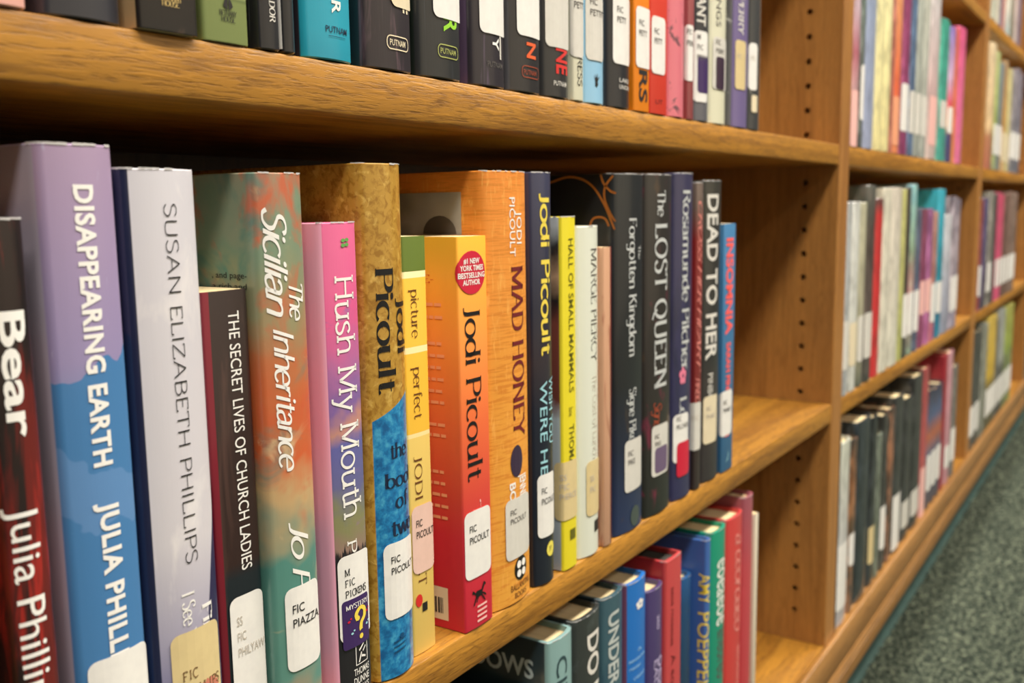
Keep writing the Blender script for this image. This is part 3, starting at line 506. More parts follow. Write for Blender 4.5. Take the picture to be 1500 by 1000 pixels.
 {'k': 'd_darkgreen', 'row': 'A', 'x0': 0.0769, 'x1': 0.0933, 'h': 0.24, 'kind': 'hard', 'y': 0.0, 't': [], 'p': [], 'st': [('white', -0.0069, 0.0082, 0.03, 0.09, [], 'sans', 'ink')], 'far': 1},
 {'k': 'd_lavender', 'row': 'A', 'x0': 0.0948, 'x1': 0.1485, 'h': 0.25, 'kind': 'hard', 'y': 0.0, 't': [], 'p': [], 'st': [], 'far': 1},
 {'k': 'd_cream', 'row': 'A', 'x0': 0.1535, 'x1': 0.2266, 'h': 0.247, 'kind': 'hard', 'y': 0.0, 't': [], 'p': [], 'st': [], 'far': 1},
 {'k': 'd_brown', 'row': 'A', 'x0': 0.2277, 'x1': 0.2377, 'h': 0.235, 'kind': 'hard', 'y': 0.0, 't': [], 'p': [], 'st': [], 'far': 1},
 {'k': 'd_orange', 'row': 'A', 'x0': 0.2388, 'x1': 0.2818, 'h': 0.24, 'kind': 'hard', 'y': 0.0, 't': [], 'p': [], 'st': [('peach', -0.018, 0.0215, 0.01, 0.07, [], 'sans', 'ink')], 'far': 1},
 {'k': 'd_maroon', 'row': 'A', 'x0': 0.2837, 'x1': 0.3327, 'h': 0.243, 'kind': 'hard', 'y': 0.0, 't': [], 'p': [], 'st': [('white', -0.0206, 0.0245, 0.03, 0.09, [], 'sans', 'ink')], 'far': 1},
 {'k': 'd_navy', 'row': 'A', 'x0': 0.3348, 'x1': 0.3694, 'h': 0.24, 'kind': 'hard', 'y': 0.0, 't': [], 'p': [], 'st': [('greywhite', -0.0145, 0.0173, 0.03, 0.085, [], 'sans', 'ink')], 'far': 1},
 {'k': 'd_grey', 'row': 'A', 'x0': 0.3716, 'x1': 0.4124, 'h': 0.25, 'kind': 'hard', 'y': 0.0, 't': [], 'p': [], 'st': [('greywhite', -0.0172, 0.0204, 0.03, 0.085, [], 'sans', 'ink')], 'far': 1},
 {'k': 'd_stone', 'row': 'A', 'x0': 0.4148, 'x1': 0.4554, 'h': 0.245, 'kind': 'hard', 'y': 0.0, 't': [], 'p': [], 'st': [('greywhite', -0.0171, 0.0203, 0.03, 0.085, [], 'sans', 'ink')], 'far': 1},
 {'k': 'd_blush', 'row': 'A', 'x0': 0.4652, 'x1': 0.5348, 'h': 0.25, 'kind': 'hard', 'y': 0.0, 't': [], 'p': [], 'st': [('palepink', -0.0292, 0.0348, 0.02, 0.09, [], 'sans', 'ink')], 'far': 1},
 {'k': 'd_teal', 'row': 'A', 'x0': 0.5471, 'x1': 0.612, 'h': 0.2095, 'kind': 'hard', 'y': 0.0, 't': [], 'p': [], 'st': [('greywhite', -0.0273, 0.0325, 0.05, 0.09, [], 'sans', 'ink')], 'far': 1},
 {'k': 'd_indigo', 'row': 'A', 'x0': 0.6149, 'x1': 0.66, 'h': 0.2069, 'kind': 'hard', 'y': 0.0, 't': [], 'p': [], 'st': [('white', -0.0189, 0.0225, 0.045, 0.085, [], 'sans', 'ink')], 'far': 1},
 {'k': 'd_coral', 'row': 'A', 'x0': 0.6631, 'x1': 0.6882, 'h': 0.2101, 'kind': 'hard', 'y': 0.0, 't': [], 'p': [], 'st': [], 'far': 1},
 {'k': 'd_hotpink', 'row': 'A', 'x0': 0.6901, 'x1': 0.7606, 'h': 0.2178, 'kind': 'hard', 'y': 0.0, 't': [], 'p': [], 'st': [], 'far': 1},
 {'k': 'e_silver', 'row': 'B', 'x0': 0.0395, 'x1': 0.0667, 'h': 0.2171, 'kind': 'hard', 'y': 0.0, 't': [], 'p': [], 'st': [('greywhite', -0.0134, 0.016, 0.03, 0.085, [], 'sans', 'ink')], 'far': 1},
 {'k': 'e_white', 'row': 'B', 'x0': 0.0676, 'x1': 0.1035, 'h': 0.2169, 'kind': 'hard', 'y': 0.0, 't': [], 'p': [], 'st': [('cream', -0.0151, 0.0179, 0.03, 0.08, [], 'sans', 'ink')], 'far': 1},
 {'k': 'e_speckle', 'row': 'B', 'x0': 0.1044, 'x1': 0.1324, 'h': 0.216, 'kind': 'hard', 'y': 0.0, 't': [], 'p': [], 'st': [('greywhite', -0.0118, 0.014, 0.03, 0.085, [], 'sans', 'ink')], 'far': 1},
 {'k': 'e_darkbrown', 'row': 'B', 'x0': 0.1334, 'x1': 0.1765, 'h': 0.2356, 'kind': 'hard', 'y': 0.0, 't': [], 'p': [], 'st': [('greywhite', -0.0181, 0.0215, 0.03, 0.085, [], 'sans', 'ink')], 'far': 1},
 {'k': 'e_red', 'row': 'B', 'x0': 0.1775, 'x1': 0.2142, 'h': 0.2205, 'kind': 'hard', 'y': 0.0, 't': [], 'p': [], 'st': [], 'far': 1},
 {'k': 'e_ivory', 'row': 'B', 'x0': 0.2161, 'x1': 0.2618, 'h': 0.233, 'kind': 'hard', 'y': 0.0, 't': [], 'p': [], 'st': [], 'far': 1},
 {'k': 'e_chalk', 'row': 'B', 'x0': 0.263, 'x1': 0.3232, 'h': 0.2342, 'kind': 'hard', 'y': 0.0, 't': [], 'p': [], 'st': [], 'far': 1},
 {'k': 'e_yellowgreen', 'row': 'B', 'x0': 0.3245, 'x1': 0.3448, 'h': 0.2328, 'kind': 'hard', 'y': 0.0, 't': [], 'p': [], 'st': [], 'far': 1},
 {'k': 'e_black', 'row': 'B', 'x0': 0.3462, 'x1': 0.3761, 'h': 0.2357, 'kind': 'hard', 'y': 0.0, 't': [], 'p': [], 'st': [('white', -0.0126, 0.015, 0.03, 0.09, [], 'sans', 'ink')], 'far': 1},
 {'k': 'e_aqua', 'row': 'B', 'x0': 0.3775, 'x1': 0.4158, 'h': 0.2396, 'kind': 'hard', 'y': 0.0, 't': [], 'p': [], 'st': [('white', -0.0161, 0.0191, 0.03, 0.09, [], 'sans', 'ink')], 'far': 1},
 {'k': 'e_ink', 'row': 'B', 'x0': 0.4182, 'x1': 0.4549, 'h': 0.2069, 'kind': 'hard', 'y': 0.0, 't': [], 'p': [], 'st': [('white', -0.0154, 0.0184, 0.03, 0.09, [], 'sans', 'ink')], 'far': 1},
 {'k': 'e_wine', 'row': 'B', 'x0': 0.4574, 'x1': 0.4986, 'h': 0.2056, 'kind': 'hard', 'y': 0.0, 't': [], 'p': [], 'st': [('palepink', -0.0173, 0.0206, 0.05, 0.1, [], 'sans', 'ink')], 'far': 1},
 {'k': 'e_purple', 'row': 'B', 'x0': 0.5002, 'x1': 0.5418, 'h': 0.2052, 'kind': 'hard', 'y': 0.0, 't': [], 'p': [], 'st': [('palepink', -0.0175, 0.0208, 0.05, 0.1, [], 'sans', 'ink')], 'far': 1},
 {'k': 'e_dustybrown', 'row': 'B', 'x0': 0.5434, 'x1': 0.5814, 'h': 0.2007, 'kind': 'hard', 'y': 0.0, 't': [], 'p': [], 'st': [('white', -0.0159, 0.019, 0.03, 0.09, [], 'sans', 'ink')], 'far': 1},
 {'k': 'e_turquoise', 'row': 'B', 'x0': 0.5831, 'x1': 0.635, 'h': 0.2345, 'kind': 'hard', 'y': 0.0, 't': [], 'p': [], 'st': [('white', -0.0218, 0.0259, 0.04, 0.09, [], 'sans', 'ink')], 'far': 1},
 {'k': 'e_snow', 'row': 'B', 'x0': 0.6411, 'x1': 0.7049, 'h': 0.194, 'kind': 'hard', 'y': 0.0, 't': [], 'p': [], 'st': [], 'far': 1},
 {'k': 'e_greypurple', 'row': 'B', 'x0': 0.7069, 'x1': 0.7802, 'h': 0.2232, 'kind': 'hard', 'y': 0.0, 't': [], 'p': [], 'st': [('white', -0.0308, 0.0367, 0.03, 0.09, [], 'sans', 'ink')], 'far': 1},
 {'k': 'f_dark', 'row': 'C', 'x0': 0.0392, 'x1': 0.0452, 'h': 0.249, 'kind': 'hard', 'y': 0.0, 't': [], 'p': [], 'st': [], 'far': 1},
 {'k': 'f_pale', 'row': 'C', 'x0': 0.0455, 'x1': 0.0956, 'h': 0.2215, 'kind': 'hard', 'y': 0.0, 't': [], 'p': [], 'st': [('white', -0.0227, 0.027, 0.02, 0.1, [], 'sans', 'ink')], 'far': 1},
 {'k': 'f_orangetext', 'row': 'C', 'x0': 0.0972, 'x1': 0.1251, 'h': 0.216, 'kind': 'hard', 'y': 0.0, 't': [], 'p': [], 'st': [('white', -0.0117, 0.014, 0.06, 0.1, [], 'sans', 'ink')], 'far': 1},
 {'k': 'f_blackblue', 'row': 'C', 'x0': 0.1268, 'x1': 0.192, 'h': 0.2307, 'kind': 'hard', 'y': 0.0, 't': [], 'p': [], 'st': [], 'far': 1},
 {'k': 'f_midnight', 'row': 'C', 'x0': 0.1938, 'x1': 0.2279, 'h': 0.2245, 'kind': 'hard', 'y': 0.0, 't': [], 'p': [], 'st': [('tan', -0.0143, 0.017, 0.03, 0.08, [], 'sans', 'ink')], 'far': 1},
 {'k': 'f_greygreen', 'row': 'C', 'x0': 0.2291, 'x1': 0.2556, 'h': 0.1947, 'kind': 'hard', 'y': 0.0, 't': [], 'p': [], 'st': [], 'far': 1},
 {'k': 'f_charcoal', 'row': 'C', 'x0': 0.2568, 'x1': 0.2906, 'h': 0.2149, 'kind': 'hard', 'y': 0.0, 't': [], 'p': [], 'st': [('white', -0.0142, 0.0169, 0.03, 0.09, [], 'sans', 'ink')], 'far': 1},
 {'k': 'f_orangeblack', 'row': 'C', 'x0': 0.2927, 'x1': 0.3273, 'h': 0.2169, 'kind': 'hard', 'y': 0.0, 't': [], 'p': [], 'st': [], 'far': 1},
 {'k': 'f_bigsticker', 'row': 'C', 'x0': 0.3286, 'x1': 0.3846, 'h': 0.2265, 'kind': 'hard', 'y': 0.0, 't': [], 'p': [], 'st': [('white', -0.0235, 0.028, 0.005, 0.085, [], 'sans', 'ink')], 'far': 1},
 {'k': 'f_jet', 'row': 'C', 'x0': 0.387, 'x1': 0.4488, 'h': 0.2134, 'kind': 'hard', 'y': 0.0, 't': [], 'p': [], 'st': [('greywhite', -0.026, 0.0309, 0.02, 0.06, [], 'sans', 'ink')], 'far': 1},
 {'k': 'f_onyx', 'row': 'C', 'x0': 0.4513, 'x1': 0.521, 'h': 0.2359, 'kind': 'hard', 'y': 0.0, 't': [], 'p': [], 'st': [('greywhite', -0.0293, 0.0348, 0.02, 0.06, [], 'sans', 'ink')], 'far': 1},
 {'k': 'f_brick', 'row': 'C', 'x0': 0.5227, 'x1': 0.5668, 'h': 0.2381, 'kind': 'hard', 'y': 0.0, 't': [], 'p': [], 'st': [('palepink', -0.0185, 0.0221, 0.0, 0.08, [], 'sans', 'ink')], 'far': 1},
 {'k': 'f_navyorange', 'row': 'C', 'x0': 0.5686, 'x1': 0.6925, 'h': 0.1957, 'kind': 'hard', 'y': 0.0, 't': [], 'p': [], 'st': [('white', -0.052, 0.0619, 0.03, 0.09, [], 'sans', 'ink')], 'far': 1},
 {'k': 'f_crimsontop', 'row': 'C', 'x0': 0.6945, 'x1': 0.7267, 'h': 0.2363, 'kind': 'hard', 'y': 0.0, 't': [], 'p': [], 'st': [], 'far': 1},
 {'k': 'f_pink', 'row': 'C', 'x0': 0.7287, 'x1': 0.7839, 'h': 0.2353, 'kind': 'hard', 'y': 0.0, 't': [], 'p': [], 'st': [('white', -0.0232, 0.0276, 0.03, 0.07, [], 'sans', 'ink')], 'far': 1},
 {'k': 'f_grey', 'row': 'C', 'x0': 0.7862, 'x1': 0.8369, 'h': 0.2026, 'kind': 'hard', 'y': 0.0, 't': [], 'p': [], 'st': [('white', -0.0213, 0.0254, 0.03, 0.09, [], 'sans', 'ink')], 'far': 1},
 {'k': 'g_ash', 'row': 'T', 'x0': 1.024, 'x1': 1.0766, 'h': 0.235, 'kind': 'hard', 'y': 0.0, 't': [], 'p': [], 'st': [], 'far': 1},
 {'k': 'g_bone', 'row': 'T', 'x0': 1.0793, 'x1': 1.1224, 'h': 0.235, 'kind': 'hard', 'y': 0.0, 't': [], 'p': [], 'st': [], 'far': 1},
 {'k': 'g_plum', 'row': 'T', 'x0': 1.1252, 'x1': 1.1603, 'h': 0.235, 'kind': 'hard', 'y': 0.0, 't': [], 'p': [], 'st': [], 'far': 1},
 {'k': 'g_salmon', 'row': 'T', 'x0': 1.1632, 'x1': 1.2044, 'h': 0.235, 'kind': 'hard', 'y': 0.0, 't': [], 'p': [], 'st': [], 'far': 1},
 {'k': 'g_white', 'row': 'T', 'x0': 1.2094, 'x1': 1.2817, 'h': 0.235, 'kind': 'hard', 'y': 0.0, 't': [], 'p': [], 'st': [], 'far': 1},
 {'k': 'g_taupe', 'row': 'T', 'x0': 1.2849, 'x1': 1.3471, 'h': 0.235, 'kind': 'hard', 'y': 0.0, 't': [], 'p': [], 'st': [], 'far': 1},
 {'k': 'g_blush', 'row': 'T', 'x0': 1.3505, 'x1': 1.4043, 'h': 0.235, 'kind': 'hard', 'y': 0.0, 't': [], 'p': [], 'st': [], 'far': 1},
 {'k': 'g_mauve', 'row': 'T', 'x0': 1.4078, 'x1': 1.4764, 'h': 0.235, 'kind': 'hard', 'y': 0.0, 't': [], 'p': [], 'st': [], 'far': 1},
 {'k': 'h_peach', 'row': 'A', 'x0': 1.0507, 'x1': 1.1198, 'h': 0.239, 'kind': 'hard', 'y': 0.0, 't': [], 'p': [], 'st': [], 'far': 1},
 {'k': 'h_green', 'row': 'A', 'x0': 1.1226, 'x1': 1.1731, 'h': 0.2307, 'kind': 'hard', 'y': 0.0, 't': [], 'p': [], 'st': [('white', -0.0212, 0.0252, 0.03, 0.09, [], 'sans', 'ink')], 'far': 1},
 {'k': 'h_bluegrey', 'row': 'A', 'x0': 1.1761, 'x1': 1.2446, 'h': 0.2152, 'kind': 'hard', 'y': 0.0, 't': [], 'p': [], 'st': [('white', -0.0288, 0.0342, 0.03, 0.09, [], 'sans', 'ink')], 'far': 1},
 {'k': 'h_orange', 'row': 'A', 'x0': 1.2477, 'x1': 1.3038, 'h': 0.2273, 'kind': 'hard', 'y': 0.0, 't': [], 'p': [], 'st': [('cream', -0.0235, 0.028, 0.02, 0.08, [], 'sans', 'ink')], 'far': 1},
 {'k': 'h_lemon', 'row': 'A', 'x0': 1.3093, 'x1': 1.3774, 'h': 0.2173, 'kind': 'hard', 'y': 0.0, 't': [], 'p': [], 'st': [('cream', -0.0286, 0.0341, 0.02, 0.08, [], 'sans', 'ink')], 'far': 1},
 {'k': 'h_slate', 'row': 'A', 'x0': 1.3809, 'x1': 1.4617, 'h': 0.2238, 'kind': 'hard', 'y': 0.0, 't': [], 'p': [], 'st': [('white', -0.0339, 0.0404, 0.03, 0.09, [], 'sans', 'ink')], 'far': 1},
 {'k': 'h_violetgrey', 'row': 'A', 'x0': 1.4655, 'x1': 1.5649, 'h': 0.2332, 'kind': 'hard', 'y': 0.0, 't': [], 'p': [], 'st': [('white', -0.0418, 0.0497, 0.03, 0.09, [], 'sans', 'ink')], 'far': 1},
 {'k': 'i_darkred', 'row': 'B', 'x0': 1.0149, 'x1': 1.0461, 'h': 0.2194, 'kind': 'hard', 'y': 0.0, 't': [], 'p': [], 'st': [('white', -0.0131, 0.0156, 0.03, 0.09, [], 'sans', 'ink')], 'far': 1},
 {'k': 'i_violet', 'row': 'B', 'x0': 1.0488, 'x1': 1.1205, 'h': 0.2207, 'kind': 'hard', 'y': 0.0, 't': [], 'p': [], 'st': [], 'far': 1},
 {'k': 'i_grey', 'row': 'B', 'x0': 1.1253, 'x1': 1.1949, 'h': 0.2328, 'kind': 'hard', 'y': 0.0, 't': [], 'p': [], 'st': [('white', -0.0292, 0.0348, 0.03, 0.09, [], 'sans', 'ink')], 'far': 1},
 {'k': 'i_charcoal', 'row': 'B', 'x0': 1.1979, 'x1': 1.2418, 'h': 0.2289, 'kind': 'hard', 'y': 0.0, 't': [], 'p': [], 'st': [], 'far': 1},
 {'k': 'i_hotpink', 'row': 'B', 'x0': 1.2471, 'x1': 1.347, 'h': 0.232, 'kind': 'hard', 'y': 0.0, 't': [], 'p': [], 'st': [('white', -0.0419, 0.0499, 0.03, 0.09, [], 'sans', 'ink')], 'far': 1},
 {'k': 'i_cocoa', 'row': 'B', 'x0': 1.3504, 'x1': 1.449, 'h': 0.2323, 'kind': 'hard', 'y': 0.0, 't': [], 'p': [], 'st': [('white', -0.0414, 0.0493, 0.03, 0.09, [], 'sans', 'ink')], 'far': 1},
 {'k': 'i_umber', 'row': 'B', 'x0': 1.4552, 'x1': 1.5866, 'h': 0.2343, 'kind': 'hard', 'y': 0.0, 't': [], 'p': [], 'st': [('white', -0.0552, 0.0657, 0.03, 0.09, [], 'sans', 'ink')], 'far': 1},
 {'k': 'j_copper', 'row': 'C', 'x0': 0.9945, 'x1': 1.0005, 'h': 0.105, 'kind': 'hard', 'y': 0.0, 't': [], 'p': [], 'st': [('white', -0.0305, 0.0363, 0.03, 0.09, [], 'sans', 'ink')], 'far': 1},
 {'k': 'j_black', 'row': 'C', 'x0': 1.004, 'x1': 1.1206, 'h': 0.2383, 'kind': 'hard', 'y': 0.0, 't': [], 'p': [], 'st': [('white', -0.049, 0.0583, 0.03, 0.09, [], 'sans', 'ink')], 'far': 1},
 {'k': 'j_smoke', 'row': 'C', 'x0': 1.1255, 'x1': 1.2018, 'h': 0.2431, 'kind': 'hard', 'y': 0.0, 't': [], 'p': [], 'st': [], 'far': 1},
 {'k': 'j_yellow', 'row': 'C', 'x0': 1.2071, 'x1': 1.3288, 'h': 0.2475, 'kind': 'hard', 'y': 0.0, 't': [], 'p': [], 'st': [('white', -0.0511, 0.0609, 0.03, 0.09, [], 'sans', 'ink')], 'far': 1},
 {'k': 'j_iron', 'row': 'C', 'x0': 1.3323, 'x1': 1.3822, 'h': 0.2308, 'kind': 'hard', 'y': 0.0, 't': [], 'p': [], 'st': [('white', -0.0209, 0.0249, 0.03, 0.09, [], 'sans', 'ink')], 'far': 1},
 {'k': 'j_silver', 'row': 'C', 'x0': 1.3882, 'x1': 1.4827, 'h': 0.2473, 'kind': 'hard', 'y': 0.0, 't': [], 'p': [], 'st': [('white', -0.0397, 0.0472, 0.03, 0.09, [], 'sans', 'ink')], 'far': 1},
 {'k': 'j_olive', 'row': 'C', 'x0': 1.4892, 'x1': 1.6415, 'h': 0.244, 'kind': 'hard', 'y': 0.0, 't': [], 'p': [], 'st': [('white', -0.064, 0.0761, 0.03, 0.09, [], 'sans', 'ink')], 'far': 1}]
# jacket art: stops run up the spine (metres from the foot of the book)
# keys: s=stops, i=interp, warp=(amount, scale), m=[(colour, scale xyz, lo, hi)], reg=[(colour, [(a,b,c)...], warp)], L=cover colour, r=rough, c=coat, R=right part
ART = {
'bear': dict(s=[(0, (34, 22, 26)), (.06, (58, 24, 24)), (.11, (40, 24, 26)), (.22, (44, 28, 28))], m=[((110, 26, 22), (90, 60, 12), .46, .56), ((168, 38, 32), (230, 90, 14), .54, .62), ((24, 16, 18), (150, 70, 16), .58, .64)]),
'disappearing': dict(s=[(0, (66, 124, 182)), (.12, (74, 132, 188)), (.155, (132, 140, 184)), (.17, (152, 140, 184)), (.24, (172, 148, 180))], reg=[((70, 126, 182), [(0.5, -1, .168)], .012), ((94, 140, 194), [(-.5, -1, .135), (0, 1, -.115)], .012)], m=[((188, 184, 214), (400, 400, 60), .68, .78)], L=(176, 166, 184), i2=1),
'susan': dict(s=[(0, (60, 62, 118)), (.035, (96, 96, 148)), (.065, (168, 164, 188)), (.1, (212, 208, 216)), (.23, (214, 212, 222))], reg=[((42, 36, 78), [(1.0, -.16, .0035)], 0.)], m=[((236, 232, 234), (60, 60, 30), .55, .75)], L=(26, 32, 66), Lx=.0032),
'secret': dict(s=[(0, (26, 38, 48)), (.076, (30, 40, 50)), (.082, (62, 36, 34)), (.19, (52, 36, 36))], m=[((84, 58, 52), (80, 80, 14), .56, .74)], L=(116, 16, 38), Lx=.0034),
'sicilian': dict(s=[(0, (206, 142, 100)), (.03, (96, 146, 134)), (.075, (84, 140, 130)), (.1, (196, 164, 118)), (.125, (206, 96, 52)), (.155, (190, 112, 70)), (.18, (148, 144, 108)), (.21, (122, 146, 122)), (.235, (150, 150, 126))], warp=(.05, 28), m=[((204, 92, 56), (38, 38, 26), .54, .66), ((84, 132, 120), (30, 30, 34), .55, .68), ((222, 190, 146), (52, 52, 36), .6, .74)]),
'hush': dict(s=[(0, (30, 28, 34)), (.048, (30, 28, 34)), (.066, (36, 32, 38)), (.072, (150, 122, 110)), (.085, (134, 134, 92)), (.098, (104, 104, 150)), (.118, (100, 100, 168)), (.126, (196, 140, 126)), (.134, (128, 98, 164)), (.15, (182, 108, 164)), (.17, (226, 96, 152)), (.21, (240, 112, 162))], warp=(.018, 45), m=[((150, 110, 170), (40, 40, 90), .6, .75)], L=(248, 176, 204), Lx=.0016, trees=1),
'twoways': dict(s=[(0, (186, 146, 58)), (.24, (188, 144, 58))], m=[((150, 104, 26), (260, 260, 260), .46, .62), ((222, 186, 98), (190, 190, 190), .56, .72)], blue=1, r=.4),
'perfect': dict(s=[(0, (240, 206, 112)), (.108, (240, 206, 112)), (.1085, (250, 226, 160)), (.1105, (244, 190, 60)), (.148, (244, 190, 60)), (.1485, (250, 230, 170)), (.1515, (242, 192, 66)), (.184, (242, 192, 66)), (.1845, (250, 232, 176)), (.187, (92, 112, 34)), (.205, (98, 118, 36))], i='CONSTANT', r=.5, c=.15, L=(44, 30, 20)),
'leaving': dict(s=[(0, (222, 40, 66)), (.05, (224, 48, 66)), (.07, (226, 74, 60)), (.11, (238, 112, 60)), (.15, (248, 150, 66)), (.19, (250, 176, 56)), (.205, (250, 184, 50))], r=.5, c=.2),
'mad': dict(s=[(0, (232, 164, 62)), (.12, (234, 158, 58)), (.24, (236, 142, 52))], m=[((214, 128, 36), (60, 60, 900), .5, .62), ((244, 176, 84), (500, 500, 90), .56, .7)], r=.55, c=.25),
'were': dict(s=[(0, (22, 30, 50)), (.1, (24, 34, 58)), (.13, (60, 50, 62)), (.16, (40, 44, 70)), (.24, (66, 68, 96))], m=[((120, 96, 92), (70, 70, 20), .66, .8)]),
'hall': dict(s=[(0, (232, 216, 40)), (.22, (238, 222, 48))], c=.3, L=(150, 156, 162), hallside=1),
'marge': dict(s=[(0, (226, 230, 216)), (.22, (230, 234, 220))], c=.5),
'tan': dict(s=[(0, (208, 160, 130)), (.2, (206, 158, 126))], m=[((168, 108, 84), (60, 60, 10), .56, .62)], c=.5, right=((116, 50, 48), .3)),
'forgotten': dict(s=[(0, (34, 50, 90)), (.06, (30, 42, 70)), (.1, (34, 38, 44)), (.24, (44, 48, 52))], m=[((84, 66, 46), (70, 70, 24), .64, .76)], L=(26, 26, 30)),
'lostqueen': dict(s=[(0, (34, 38, 36)), (.08, (50, 46, 44)), (.1, (52, 46, 46)), (.24, (62, 58, 56))], m=[((112, 32, 60), (80, 80, 40), .6, .72), ((92, 70, 50), (60, 60, 30), .62, .74)]),
'rosamunde': dict(s=[(0, (44, 44, 84)), (.24, (58, 56, 88))], m=[((36, 38, 66), (80, 80, 20), .55, .7)]),
'cross': dict(s=[(0, (56, 40, 42)), (.055, (60, 44, 44)), (.07, (120, 34, 36)), (.19, (132, 30, 30)), (.215, (110, 92, 84)), (.23, (120, 104, 96))]),
'dead': dict(s=[(0, (60, 54, 58)), (.08, (70, 64, 64)), (.1, (50, 52, 54)), (.235, (72, 70, 64))]),
'insomnia': dict(s=[(0, (52, 104, 148)), (.2, (70, 128, 176))], c=.3),
'a_pink': dict(s=[(0, (226, 170, 158)), (.02, (206, 110, 110)), (.03, (232, 196, 182)), (.24, (220, 176, 170))]),
'a_charcoal': dict(s=[(0, (56, 56, 66)), (.24, (70, 70, 80))], m=[((96, 98, 118), (70, 70, 12), .6, .72)]),
'a_blackgold': dict(s=[(0, (46, 40, 40)), (.02, (44, 34, 30)), (.24, (40, 34, 34))], m=[((96, 74, 62), (90, 90, 70), .62, .76)], L=(222, 186, 140)),
'a_sage': dict(s=[(0, (136, 150, 92)), (.0148, (136, 150, 92)), (.0152, (112, 126, 76)), (.0158, (150, 164, 108)), (.24, (146, 160, 104))], c=.15),
'a_ador': dict(s=[(0, (34, 34, 40)), (.24, (40, 40, 46))], m=[((90, 92, 100), (200, 200, 8), .62, .7)]),
'a_whiteline': dict(s=[(0, (40, 40, 44)), (.24, (44, 44, 48))], m=[((110, 110, 116), (200, 200, 8), .62, .7)]),
'a_teal': dict(s=[(0, (24, 146, 172)), (.012, (30, 158, 184)), (.24, (34, 164, 190))], L=(44, 40, 48)),
'a_putnam': dict(s=[(0, (50, 42, 50)), (.24, (52, 42, 46))], m=[((96, 74, 84), (140, 140, 14), .56, .7)], L=(22, 36, 40)),
'a_green': dict(s=[(0, (46, 48, 50)), (.24, (52, 54, 58))], m=[((84, 88, 100), (160, 160, 8), .6, .72)], L=(24, 34, 28)),
'a_plum': dict(s=[(0, (52, 46, 56)), (.24, (56, 48, 62))], m=[((110, 92, 120), (160, 160, 8), .6, .7)], L=(92, 74, 100)),
'a_orangen': dict(s=[(0, (50, 48, 50)), (.24, (46, 46, 50))], m=[((70, 70, 76), (120, 120, 20), .56, .7)]),
'a_rede': dict(s=[(0, (52, 52, 54)), (.24, (48, 48, 52))]),
'a_ivory': dict(s=[(0, (214, 212, 188)), (.24, (216, 216, 204))]),
'a_skyblue': dict(s=[(0, (150, 200, 232)), (.062, (142, 196, 232)), (.066, (222, 224, 222)), (.24, (222, 224, 222))]),
'a_blackwhite': dict(s=[(0, (44, 46, 52)), (.24, (46, 48, 54))]),
'a_orange': dict(s=[(0, (246, 142, 24)), (.24, (250, 136, 22))], c=.3),
'a_red': dict(s=[(0, (226, 66, 48)), (.24, (228, 64, 48))], c=.3),
'a_pinkbrush': dict(s=[(0, (222, 120, 134)), (.24, (226, 120, 134))], m=[((70, 56, 66), (60, 60, 50), .58, .62)], reg=[((56, 54, 64), [(0, 1, -.088)], .02)]),
'a_rose': dict(s=[(0, (158, 78, 80)), (.11, (168, 88, 92)), (.13, (90, 60, 66)), (.24, (180, 90, 96))], m=[((226, 130, 136), (60, 60, 30), .62, .7)]),
'a_mystery': dict(s=[(0, (96, 96, 104)), (.03, (104, 104, 110)), (.032, (60, 60, 68)), (.24, (58, 60, 70))]),
'a_cream': dict(s=[(0, (224, 222, 196)), (.24, (226, 226, 206))]),
'a_slate': dict(s=[(0, (92, 92, 96)), (.24, (70, 72, 74))], m=[((190, 190, 186), (60, 60, 90), .6, .66)]),
'a_violet': dict(s=[(0, (116, 102, 150)), (.24, (112, 98, 146))]),
'a_end': dict(s=[(0, (76, 78, 80)), (.24, (70, 72, 76))], m=[((150, 148, 140), (120, 120, 40), .62, .72)], right=((190, 172, 150), .14)),  # right: film highlight painted as a beige strip down the spine
'c_low': dict(s=[(0, (36, 34, 36)), (.2, (40, 38, 40))]),
'c_city': dict(s=[(0, (120, 160, 162)), (.24, (140, 176, 176))], L=(34, 58, 68)),
'c_do': dict(s=[(0, (56, 62, 64)), (.24, (62, 68, 68))], m=[((80, 90, 90), (60, 60, 30), .55, .7)]),
'c_under': dict(s=[(0, (52, 100, 116)), (.24, (60, 92, 106))], L=(40, 60, 72), m=[((36, 70, 90), (60, 60, 30), .5, .7)]),
'c_blue': dict(s=[(0, (24, 104, 192)), (.24, (30, 116, 204))], L=(104, 60, 92), Lx=.0022),
'c_purple': dict(s=[(0, (56, 44, 96)), (.24, (78, 62, 116))]),
'c_red': dict(s=[(0, (196, 72, 78)), (.24, (200, 72, 74))], L=(176, 38, 48), c=.2),
'c_navy': dict(s=[(0, (32, 124, 216)), (.105, (32, 124, 216)), (.108, (36, 66, 92)), (.18, (34, 76, 120)), (.21, (40, 100, 164))], c=.2),
'c_amy': dict(s=[(0, (58, 100, 176)), (.24, (62, 104, 178))]),
'c_emerald': dict(s=[(0, (20, 138, 110)), (.24, (24, 156, 124))]),
'c_scarlet': dict(s=[(0, (206, 60, 58)), (.24, (214, 66, 66))]),
'c_rosered': dict(s=[(0, (196, 60, 66)), (.17, (196, 72, 82)), (.24, (160, 86, 100))]),
'c_thin': dict(s=[(0, (222, 212, 190)), (.24, (224, 214, 194))]),
}
